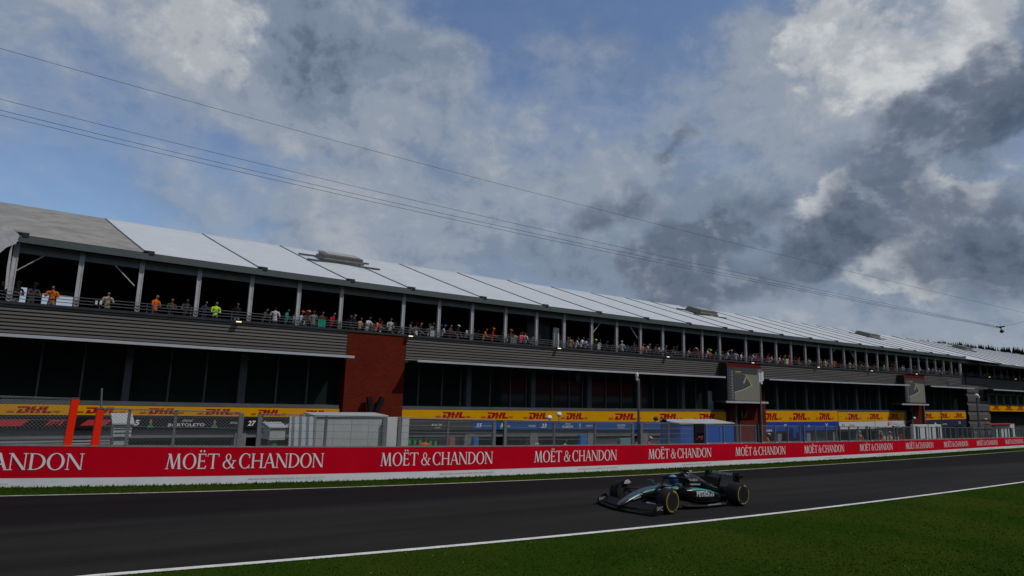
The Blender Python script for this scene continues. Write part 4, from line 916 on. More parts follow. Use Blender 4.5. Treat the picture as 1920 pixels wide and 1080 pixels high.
e, W, H, D = cab('black_panel', 1303.5, 1321, 794.5, .55, .12, blk, 'tall black panel with a red racing mark in front of the blue cabin', 'panel')
bm = bmesh.new(); q = .22; s = W*.75; tf = lambda u, v, w: (W*.12+u, -w, H-.95+v)
prism(bm, [(0, 0), (s*.12, 0), (s*.34, q*.6), (s*.68, q*.6), (s*.80, q), (s*.28, q)], .006, tf); prism(bm, [(s*.62, 0), (s*.76, 0), (s, q), (s*.85, q)], .007, tf); link('racing_mark', bm, red_ink, e)
# things seen inside and before the garages
def gbox(pa, pb, ya, yb, d, m, name, lab, cat, t=.3, grp=None):
    a = on_fac(pa, yb, d); b = on_fac(pb, ya, d); bm = bmesh.new(); box(bm, a.x, b.x, a.y, a.y+t, -1.6, b.z)
    n = max(1, int((b.x-a.x)/.8)); o = tag(link(name, bm, m), lab, cat, grp)
    for k in range(n):
        bm = bmesh.new(); u = a.x+(b.x-a.x)*(k+.5)/n; w_ = (b.x-a.x)/n*.42; zl = on_fac(pa, 838, d).z; box(bm, u-w_, u+w_, a.y-.012, a.y-.002, zl, b.z-.04)
        link('door', bm, m, o, world=True)
    return o
tool_b = mat('tool_blue', (.01, .14, .42), rough=.4); tool_g = mat('tool_grey', (.24, .25, .25), rough=.5); teal_c = mat('cover_teal', (.09, .20, .22), rough=.7)
gl = 'equipment cabinets by the garage doors'
gbox(888, 898, 820, 838, .6, tool_b, 'tool_cabinet', 'small blue tool cabinet beside the pillar numbered 38', 'cabinet', grp=gl)
gbox(1088, 1101, 816, 838, .5, tool_b, 'tool_cabinet', 'blue tool cabinet left of a grey garage pillar, below the name ALBON', 'cabinet', grp=gl)
gbox(765, 871, 820, 838, -1.5, wbd, 'white_partition', 'long white partition inside the garage right of the brick pier', 'partition')
gbox(1117, 1262, 821, 838, -.8, wbd, 'white_partition', 'long white partition in the garage behind the tall camera pole', 'partition')
gbox(1163, 1188, 821.5, 838, 1.0, teal_c, 'covered_trolley', 'trolley under a teal cover left of the tall camera pole', 'trolley')
gbox(842, 854, 820, 838, .8, mat('wood_brown', (.22, .08, .04), rough=.8), 'wooden_crate', 'brown wooden crate before the garage right of the orange-jacketed worker', 'crate')
gbox(1500, 1512, 810, 838, 1.5, blu2, 'tool_cabinet', 'dark blue cabinet behind the third framed screen', 'cabinet', grp=gl)
gbox(1488, 1497, 803, 836, .8, blu2, 'tool_cabinet', 'tall royal blue cabinet behind the second framed screen', 'cabinet', grp=gl)
gbox(1525, 1577, 807, 836, -1.5, wbd, 'white_partition', 'white partition in the garage behind the third framed screen', 'partition')
gbox(1655, 1698, 799, 836, -.5, mat('pale_wall', (.35, .37, .36), rough=.6), 'white_partition', 'pale partition in the garage under the far video screen', 'partition')
gbox(1715, 1742, 796, 836, 1.6, wbd, 'white_cabinet', 'tall white cabinet beside the pier under the far video screen', 'cabinet', grp=gl)
gbox(1744, 1766, 796, 836, 1.6, wbd, 'white_cabinet', 'second tall white cabinet, right of the pier under the far video screen', 'cabinet', grp=gl)
gbox(1870, 1904, 794, 830, 1.8, wbd, 'white_kiosk', 'white kiosk with a red roof edge near the right end of the pit lane', 'kiosk')
a = on_fac(1855, 796.5, 2.3); b = on_fac(1904, 794, 2.3); bm = bmesh.new(); box(bm, a.x, b.x, a.y, a.y+.6, a.z, b.z); tag(link('red_awning', bm, red_ink), 'red awning edge over the white kiosk', 'awning')
# green and black striped bar
a = on_fac(766, 828, 1.2); b = on_fac(824, 831, 1.2); bm = bmesh.new(); n = 12
for k in range(n):
    t0, t1 = k/n, (k+1)/n; p0, p1 = a.lerp(b, t0), a.lerp(b, t1); box(bm, p0.x, p1.x, p0.y, p0.y+.08, p0.z-.15, p0.z+.10, mi=k % 2)
o = link('striped_bar', bm, [mat('bar_green', (.01, .30, .05), rough=.5), blk]); tag(o, 'green and black striped bar on a stand right of the white cabin', 'barrier')
for t in (.1, .9):
    p = a.lerp(b, t); bm = bmesh.new(); tube(bm, [(p.x, p.y+.1, p.z), (p.x, p.y+.1, -1.6)], .03, 6); link('leg', bm, steel_m, o, world=True)
for px, s in ((884, '38'), (1007, '37')):
    p = on_fac(px, 835, .1); bm = bmesh.new(); box(bm, p.x-.15, p.x+.15, p.y-.02, p.y, p.z-.18, p.z+.16); o = tag(link('number_plate', bm, wbd), 'white plate numbered %s on a garage pillar' % s, 'sign', 'numbered plates on garage pillars')
    bm = bmesh.new(); add_text(bm, s, .22, .2, lambda u, v, w: (p.x-.11+u, p.y-.021-w, p.z-.11+v), bold=.03); link('number', bm, blk, o)

# poles with cameras
def pole(px, ytop, off, r, lab, cat='pole', head=None, m=None):
    q = bp(px, 835, -off); top = on_y(px, ytop, q.y); base = Vector((top.x, top.y, gz(top.x, top.y)))
    e = empty('camera_pole', base, lab, cat); bm = bmesh.new(); tube(bm, [(0, 0, 0), (0, 0, (top.z-base.z)*.35), (0, 0, top.z-base.z)], [r*1.2, r, r*.85], 10); link('mast', bm, m or steel_m, e)
    return e, top-base
wht = mat('device_white', (.62, .63, .64), rough=.4)
e, t = pole(1197, 710, .9, .075, 'tall dark mast carrying a white dome camera left of the blue cabin')
bm = bmesh.new(); box(bm, -.02, .0, -.06, .0, t.z-.3, t.z+.0); tube(bm, [(0, -.02, t.z-.1), (-.14, -.04, t.z-.02)], .02, 6); link('bracket', bm, wht, e)
bm = bmesh.new(); rings = []
for z, r_ in ((-.14, .03), (-.10, .06), (-.02, .07), (.04, .05), (.10, .085), (.22, .09), (.30, .06), (.34, .02)): rings.append([(-.17+r_*math.cos(k*.7854), -.05+r_*math.sin(k*.7854), t.z+z) for k in range(8)])
loft(bm, rings); link('dome_camera', bm, wht, e, smooth=True)
e, t = pole(1424.5, 700, .7, .04, 'thin dark mast carrying white aerial boxes in front of the near video screen')
for dx, z0_, z1_ in ((-.20, -.60, .02), (.03, -.72, .0), (.17, -.5, .12)):
    bm = bmesh.new(); box(bm, dx-.07, dx+.08, -.12, .02, t.z+z0_, t.z+z1_); link('aerial_box', bm, wht, e)
for dx in (-.18, -.02, .14):
    bm = bmesh.new(); tube(bm, [(dx, 0, t.z), (dx, 0, t.z+.30)], .012, 5); link('aerial', bm, wht, e)
e, t = pole(1831, 746, 1.0, .10, 'grey mast with a white camera head in front of the grey stair tower')
bm = bmesh.new()
for c, r_ in (((-.25, -.1, t.z+.25), .26), ((.12, -.1, t.z+.05), .2)):
    bmesh.ops.create_uvsphere(bm, u_segments=10, v_segments=7, radius=r_, matrix=Matrix.Translation(c))
link('camera_head', bm, wht, e, smooth=True)
e, t = pole(1764, 770, 1.2, .06, 'slim grey mast right of the far video screen')
def arm_lamp(px, py, px2, py2, lab, m, off=.5):
    q = bp(px, 835, -off); p = on_y(px, py, q.y); b = on_y(px2, py2, q.y); e = empty('spot_lamp', p, lab, 'lamp', 'small lamps on arms above the fence')
    bm = bmesh.new(); tube(bm, [b-p, Vector((0, 0, -.12))], .016, 6); link('arm', bm, fascia_m, e)
    bm = bmesh.new(); loft(bm, [[(-.15+.03*k, r_*math.cos(a)-.02, r_*math.sin(a)) for a in [j*.7854 for j in range(8)]] for k, r_ in ((0, .06), (3, .11), (7, .12), (8, .10))]); link('lamp_head', bm, m, e, smooth=True)
arm_lamp(1030, 783, 1038, 800, 'white and black lamp over the fence right of the number 23', wht)
arm_lamp(1048, 777, 1048, 795, 'white lamp on a short stalk over the yellow banner', wht)
arm_lamp(1229, 785, 1196, 808, 'black lamp on a long arm right of the tall mast', blk)
arm_lamp(1245, 787, 1250, 800, 'black lamp just left of the blue cabin roof', blk)
arm_lamp(1714, 784, 1680, 800, 'white lamp on a long arm before the pier under the far video screen', wht, 1.2)
arm_lamp(1848, 786, 1848, 800, 'white lamp right of the grey mast at the stair tower', wht, 1.2)

# ------------------------------------------------------------------ hills and woods
hill_m = mat('hill_green', (.012, .024, .010), rough=1, c2=(.006, .012, .006), vscale=.05, spec=0)
conif = mat('conifer', (.010, .022, .010), rough=1, c2=(.004, .009, .005), vscale=.2, spec=0)
def hill(name, pts, back, zb=-20):
    """ridge polyline [(x, y, z)] with a slope falling to both sides"""
    bm = bmesh.new(); rings = []
    for (x, y, z) in pts:
        rings.append([Vector((x-back[0]*k, y-back[1]*k, zb+(z-zb)*h)) for k, h in ((1, 0), (.6, .45), (.25, .85), (0, 1), (-.3, .9), (-1, .3))])
    loft(bm, rings, caps=False, closed=False); return tag(link(name, bm, hill_m), kind='structure')
def wood(name, pts, n, hmin, hmax, spread, back):
    V = []; F = []
    for _ in range(n):
        i = random.randrange(len(pts)-1); t = random.random(); a, b = Vector(pts[i]), Vector(pts[i+1]); s = abs(random.gauss(0, .5))*spread
        p = a.lerp(b, t)+Vector((back[0]*-s, back[1]*-s, -s*.5*a.z if False else -2)); h = random.uniform(hmin, hmax); r = h*random.uniform(.16, .24)
        for lv in range(4):
            z0 = p.z+h*(.12+.2*lv); rr = r*(1-lv*.22); k = len(V); m = 7
            V.append(Vector((p.x, p.y, z0+h*.36)))
            for q in range(m):
                a_ = 6.283*q/m+lv; j = random.uniform(.6, 1.2); V.append(Vector((p.x+rr*j*math.cos(a_), p.y+rr*j*math.sin(a_), z0-random.uniform(0, .05)*h)))
            for q in range(m): F.append((k, k+1+q, k+1+(q+1) % m))
    me = bpy.data.meshes.new(name); me.from_pydata(V, [], F); me.materials.append(conif); o = bpy.data.objects.new(name, me); col.objects.link(o); return tag(o, kind='stuff')
def far(px, py, D): r = ray(px, py); q = math.hypot(r.x, r.y); return CAM+r*(D/q)
rp = [tuple(far(a, b, 420)) for a, b in ((1560, 740), (1640, 694), (1700, 668), (1760, 669), (1800, 673), (1850, 679), (1920, 685), (2050, 694), (2250, 706))]
hill('far_hill', rp, (.8, .5) and (60, 20)); wood('far_wood', rp, 900, 7, 10, .3, (60, 20))
bp_ = [(-420, -60, 30), (-320, -150, 46), (-180, -210, 54), (0, -230, 56), (180, -220, 52), (330, -170, 46), (460, -60, 34), (520, 80, 20)]
hill('unseen_hill', bp_, (0, -110)); wood('unseen_hill_wood', bp_, 900, 14, 22, .5, (0, -110))  # unseen hill behind the camera, added to darken window reflections and sky light
# the embankment wall behind the camera, lettered like the barrier; the pit windows mirror it
op = empty('opposite_banner', (0, -9, 0), 'red and white banner on the wall behind the camera, mirrored in the pit windows', 'banner')
Yo = -9.0
bm = bmesh.new(); box(bm, 52, 82, Yo-.3, Yo, -1.5, 5.2); link('wall', bm, conc, op, world=True)
bm = bmesh.new(); box(bm, 52, 82, Yo+.003, Yo+.02, 2.9, 5.22); link('red_banner', bm, red_m, op, world=True)
bm = bmesh.new(); box(bm, 52, 82, Yo+.003, Yo+.02, 2.0, 2.897); link('white_banner', bm, white_m, op, world=True)
bm = bmesh.new(); serif_word(bm, lambda u, v, w: (72-u*1.5, Yo+.022+w, 3.4+v*2.1)); link('lettering', bm, white2, op, world=True)

# ------------------------------------------------------------------ overhead cables and the cable camera
cab_m = mat('cable_black', (.03, .03, .035), rough=.6)
pod = CAM+ray(1876, 612)*78
def px_cable(name, pts, t0, t1, r, lab):
    """pts: (px, py); distance runs from t0 to t1 along the span"""
    P_ = []; pf = np.polyfit([p[0] for p in pts], [p[1] for p in pts], 2); a, b = pts[0][0], pts[-1][0]
    A = CAM+ray(a, float(np.polyval(pf, a)))*t0; B = CAM+ray(b, float(np.polyval(pf, b)))*t1
    for k in range(25):
        s = k/24; q = A.lerp(B, s); x, _ = proj(q); y = float(np.polyval(pf, x)); d = (q-CAM).dot(FW); P_.append(CAM+ray(x, y)*d)
    bm = bmesh.new(); tube(bm, P_, r, 5); return tag(link(name, bm, cab_m), lab, 'cable', 'cables overhead')
px_cable('overhead_cable', [(-300, 5), (0, 90), (480, 224), (960, 352), (1434, 468), (1700, 536), (1920, 587), (2200, 650)], 42, 120, .016, 'highest single thin cable crossing the sky')
px_cable('overhead_cable', [(-300, 108), (0, 186), (480, 303), (960, 419), (1452, 527), (1870, 611)], 40, 77.5, .015, 'upper cable of the three running to the cable camera')
px_cable('overhead_cable', [(-300, 131), (0, 207), (480, 319), (960, 429.5), (1452, 533), (1870, 612)], 40, 77.7, .016, 'middle cable of the three running to the cable camera')
px_cable('overhead_cable', [(-300, 141), (0, 216), (480, 327), (960, 436), (1452, 537), (1870, 613)], 40, 77.9, .016, 'lowest cable of the three running to the cable camera')
px_cable('overhead_cable', [(1884, 611.5), (1920, 603), (2100, 560)], 78.2, 110, .018, 'cable rising to the right from the cable camera')
e = empty('cable_camera', pod, 'black cable camera hanging in the sky at the right', 'camera')
k = 78/FP
def lp(px, py): r = RT*((px-1876)*k)+Vector((0, 0, (612-py)*k)); return r
bm = bmesh.new(); tube(bm, [lp(1868.5, 613), lp(1872, 613), lp(1876, 614), lp(1880, 612), lp(1883.5, 612)], [.09, .08, .13, .08, .09], 8); tube(bm, [lp(1876, 614), lp(1875.5, 607)], .02, 5); link('carriage', bm, blk, e)
bm = bmesh.new(); tube(bm, [lp(1876.5, 615), lp(1876.3, 618)], .06, 6); link('neck', bm, blk, e)
bm = bmesh.new(); bmesh.ops.create_icosphere(bm, subdivisions=2, radius=.22, matrix=Matrix.Translation(lp(1877.3, 621.3))); box(bm, -.1, .1, -.1, .1, -.05, .05, M=Matrix.Translation(lp(1880.5, 621))); link('camera_head', bm, blk, e, smooth=True)
bm = bmesh.new(); bmesh.ops.create_icosphere(bm, subdivisions=1, radius=.08, matrix=Matrix.Translation(lp(1877.7, 617.8))); link('white_cap', bm, wht, e)

# ------------------------------------------------------------------ people
def skin_figure(J, E, root, name):
    """joints {name: (pos, radius)} and edges -> one continuous body mesh"""
    names = list(J); me = bpy.data.meshes.new(name); me.from_pydata([J[n][0] for n in names], [(names.index(a), names.index(b)) for a, b in E], [])
    o = bpy.data.objects.new(name, me); col.objects.link(o); m = o.modifiers.new('s', 'SKIN'); m.use_smooth_shade = True; m.branch_smoothing = .5
    for i, n in enumerate(names):
        sv = me.skin_vertices[0].data[i]; r = J[n][1]; sv.radius = r if isinstance(r, tuple) else (r, r); sv.use_root = (n == root)
    s = o.modifiers.new('d', 'SUBSURF'); s.levels = 1; s.render_levels = 1
    bpy.context.view_layer.update(); r_ = bpy.data.meshes.new_from_object(o.evaluated_get(bpy.context.evaluated_depsgraph_get()))
    bpy.data.objects.remove(o); bpy.data.meshes.remove(me); r_.name = name
    for p in r_.polygons: p.use_smooth = True
    return r_
def person_mesh(name, arms, lean=0.0, head=(0, 0), long_sleeve=False, long_hair=False):
    """standing figure facing -Y, 1.75 m; arms = ((elbowL, wristL), (elbowR, wristR))"""
    def L(p): y = p[1]-lean*max(0, p[2]-.95); return (p[0], y, p[2]-.3*lean*lean*max(0, p[2]-.95))
    J = {'pelvis': (L((0, 0, .95)), (.15, .11)), 'waist': (L((0, 0, 1.10)), (.135, .10)), 'chest': (L((0, 0, 1.32)), (.165, .115)), 'neck0': (L((0, .01, 1.46)), (.08, .07)), 'neck': (L((0, 0, 1.53)), .052),
         'jaw': (L((head[0]*.4, -.02+head[1]*.4, 1.595)), .068), 'head': (L((head[0], -.02+head[1], 1.66)), .088), 'crown': (L((head[0], -.005+head[1], 1.715)), .062), 'nose': (L((head[0]*1.3, -.125+head[1]*1.2, 1.635)), .012)}
    E = [('pelvis', 'waist'), ('waist', 'chest'), ('chest', 'neck0'), ('neck0', 'neck'), ('neck', 'jaw'), ('jaw', 'head'), ('head', 'crown'), ('jaw', 'nose')]
    for s, n in ((-1, 'L'), (1, 'R')):
        J['hip'+n] = ((s*.095, 0, .88), .085); J['knee'+n] = ((s*.10, -.01, .50), .055); J['ankle'+n] = ((s*.10, .02, .09), .04); J['toe'+n] = ((s*.12, -.15, .04), .035)
        E += [('pelvis', 'hip'+n), ('hip'+n, 'knee'+n), ('knee'+n, 'ankle'+n), ('ankle'+n, 'toe'+n)]
        el_, wr = arms[0 if s < 0 else 1]; J['sh'+n] = (L((s*.19, .0, 1.42)), .062); J['el'+n] = (el_, .043); J['wr'+n] = (wr, .028)
        d = (Vector(wr)-Vector(el_)).normalized(); side = d.cross(Vector((0, 0, 1))).normalized() if abs(d.z) < .9 else Vector((1, 0, 0)); pm = Vector(wr)+d*.07; J['palm'+n] = (tuple(pm), (.036, .018))
        E += [('chest', 'sh'+n), ('sh'+n, 'el'+n), ('el'+n, 'wr'+n), ('wr'+n, 'palm'+n)]
        for q, (o_, ln) in enumerate(((-.027, .060), (-.009, .075), (.009, .07), (.027, .055))):
            J['f%d' % q+n] = (tuple(pm+side*o_*1.2+d*.035), .009); J['g%d' % q+n] = (tuple(pm+side*o_*1.3+d*(.03+ln)+Vector((0, 0, -.018))), .008); E += [('palm'+n, 'f%d' % q+n), ('f%d' % q+n, 'g%d' % q+n)]
        J['th'+n] = (tuple(pm-side*.05*s+d*.01), .009); E += [('wr'+n, 'th'+n)]
    me = skin_figure(J, E, 'pelvis', name)
    for i in range(4): me.materials.append(None)
    hz = L((0, 0, 1.66)); el_p = [Vector(arms[0][0]), Vector(arms[1][0])]; wr_p = [Vector(arms[0][1]), Vector(arms[1][1])]
    for p in me.polygons:
        c = p.center; m = 1
        if c.z < .93 and abs(c.x) < .24 and abs(c.y) < .25: m = 2
        arm = False
        for a, b in zip(el_p, wr_p):
            t = (c-a).dot((b-a))/((b-a).length_squared)
            if (c-(a+(b-a)*max(0, min(1.8, t)))).length < .085 and t > (.92 if long_sleeve else -.1) and c.z < 1.6: arm = True
        if arm: m = 0
        hd = c-Vector((head[0], hz[1]-.02+head[1], 1.66-.3*lean*lean*.7))
        if c.z > 1.50-.3*lean*lean*.6 and hd.length < .2:
            m = 0
            if hd.z > .022 or hd.y > .02 or (hd.z > -.03 and abs(hd.x) > .058) or (long_hair and abs(hd.x) > .05): m = 3
        p.material_index = m
    return me
Z = lambda *a: a
POSES = {
    'rail': person_mesh('person_rail', (((-.27, -.28, 1.12), (-.10, -.46, 1.13)), ((.27, -.28, 1.12), (.08, -.48, 1.13))), .35),
    'rail_sleeve': person_mesh('person_rail_sleeve', (((-.27, -.28, 1.12), (-.10, -.46, 1.13)), ((.27, -.28, 1.12), (.08, -.48, 1.13))), .35, long_sleeve=True),
    'phone': person_mesh('person_phone', (((-.28, -.08, 1.16), (-.07, -.30, 1.30)), ((.28, -.08, 1.16), (.06, -.31, 1.31))), .06, (0, -.02), True, True),
    'stand': person_mesh('person_stand', (((-.27, .0, 1.15), (-.22, -.18, .98)), ((.27, .0, 1.15), (.20, -.20, 1.0))), .04, (.01, -.01)),
    'folded': person_mesh('person_folded', (((-.26, -.12, 1.14), (.04, -.25, 1.18)), ((.26, -.12, 1.14), (-.05, -.24, 1.22))), .12, (0, -.02), True),
    'point': person_mesh('person_point', (((-.30, -.10, 1.18), (-.26, -.36, 1.14)), ((.34, -.14, 1.28), (.42, -.40, 1.36))), .12, (.02, -.01)),
    'woman': person_mesh('person_woman', (((-.24, -.10, 1.14), (-.06, -.28, 1.16)), ((.24, -.10, 1.14), (.08, -.28, 1.14))), .10, (.01, -.02), True, True),
}
def cloth(c): return mat('cloth_%d_%d_%d' % tuple(int(x*999) for x in c), c, rough=.85, spec=.1)
COL = {'white': (.52, .52, .55), 'black': (.012, .012, .014), 'dark': (.03, .03, .035), 'orange': (.60, .12, .008), 'red': (.50, .012, .016), 'grey': (.16, .16, .165), 'lilac': (.40, .37, .52), 'beige': (.33, .28, .20), 'olive': (.05, .055, .03), 'navy': (.02, .03, .08),
       'yellow': (.45, .75, .03), 'blue': (.04, .10, .36), 'light blue': (.32, .42, .58), 'tan': (.38, .25, .15), 'pink': (.75, .10, .16), 'brown': (.09, .04, .025), 'purple': (.14, .07, .26), 'cream': (.50, .50, .38), 'teal': (.03, .20, .20), 'salmon': (.5, .16, .13), 'pale grey': (.38, .38, .38), 'charcoal': (.05, .055, .065)}
SK = [(.24, .13, .09), (.19, .10, .066), (.27, .155, .11), (.12, .06, .04)]; HR = {'dark hair': (.015, .010, .008), 'fair hair': (.30, .19, .09), 'grey hair': (.30, .29, .28), 'brown hair': (.06, .03, .015), 'shaved head': (.36, .2, .14)}
bm = bmesh.new(); rings = []
for z, r in ((0, .104), (.03, .106), (.06, .095), (.085, .065), (.096, .02)): rings.append([(r*math.cos(k*.5236), r*1.08*math.sin(k*.5236), z) for k in range(12)])
loft(bm, rings); loft(bm, [[(-.07, -.08, .0), (-.07, -.08, .012), (.07, -.08, .012), (.07, -.08, .0)], [(-.05, -.185, -.012), (-.05, -.185, -.0), (.05, -.185, -.0), (.05, -.185, -.012)]])
cap_me = bpy.data.meshes.new('cap'); bmesh.ops.recalc_face_normals(bm, faces=bm.faces); bm.to_mesh(cap_me); bm.free(); cap_me.materials.append(None)
bm = bmesh.new(); box(bm, -.035, .035, -.006, .006, -.07, .07); ph_me = bpy.data.meshes.new('phone'); bm.to_mesh(ph_me); bm.free(); ph_me.materials.append(blk)
LEANS = {'rail': .35, 'rail_sleeve': .35, 'phone': .06, 'stand': .04, 'folded': .12, 'point': .12, 'woman': .10}; HEADS = {'phone': (0, -.02), 'stand': (.01, -.01), 'folded': (0, -.02), 'point': (.02, -.01), 'woman': (.01, -.02)}
NUSED = {}
def set_slot(o, i, m): o.material_slots[i].link = 'OBJECT'; o.material_slots[i].material = m
def person(loc, pose, shirt, hair='dark hair', capc=None, rz=0, trou='dark', scale=1.0, label='', group=None, skin=0, phone=False):
    e = empty('person', loc, label, 'person', group, rz); e.scale = (scale,)*3
    b = bpy.data.objects.new('body', POSES[pose]); col.objects.link(b); b.parent = e
    set_slot(b, 0, cloth(SK[skin])); set_slot(b, 1, cloth(COL[shirt])); set_slot(b, 2, cloth(COL[trou])); set_slot(b, 3, cloth(HR[hair]))
    if capc:
        lean = LEANS[pose]; hx, hy = HEADS.get(pose, (0, 0)); c = bpy.data.objects.new('cap', cap_me); col.objects.link(c); c.parent = e
        c.location = (hx, -.02+hy-lean*.73, 1.685-.3*lean*lean*.73); c.rotation_euler = (R(8), 0, 0); set_slot(c, 0, cloth(COL[capc]))
    if phone:
        p = bpy.data.objects.new('phone', ph_me); col.objects.link(p); p.parent = e; p.location = (0, -.40, 1.36); p.rotation_euler = (R(-25), 0, 0)
    return e
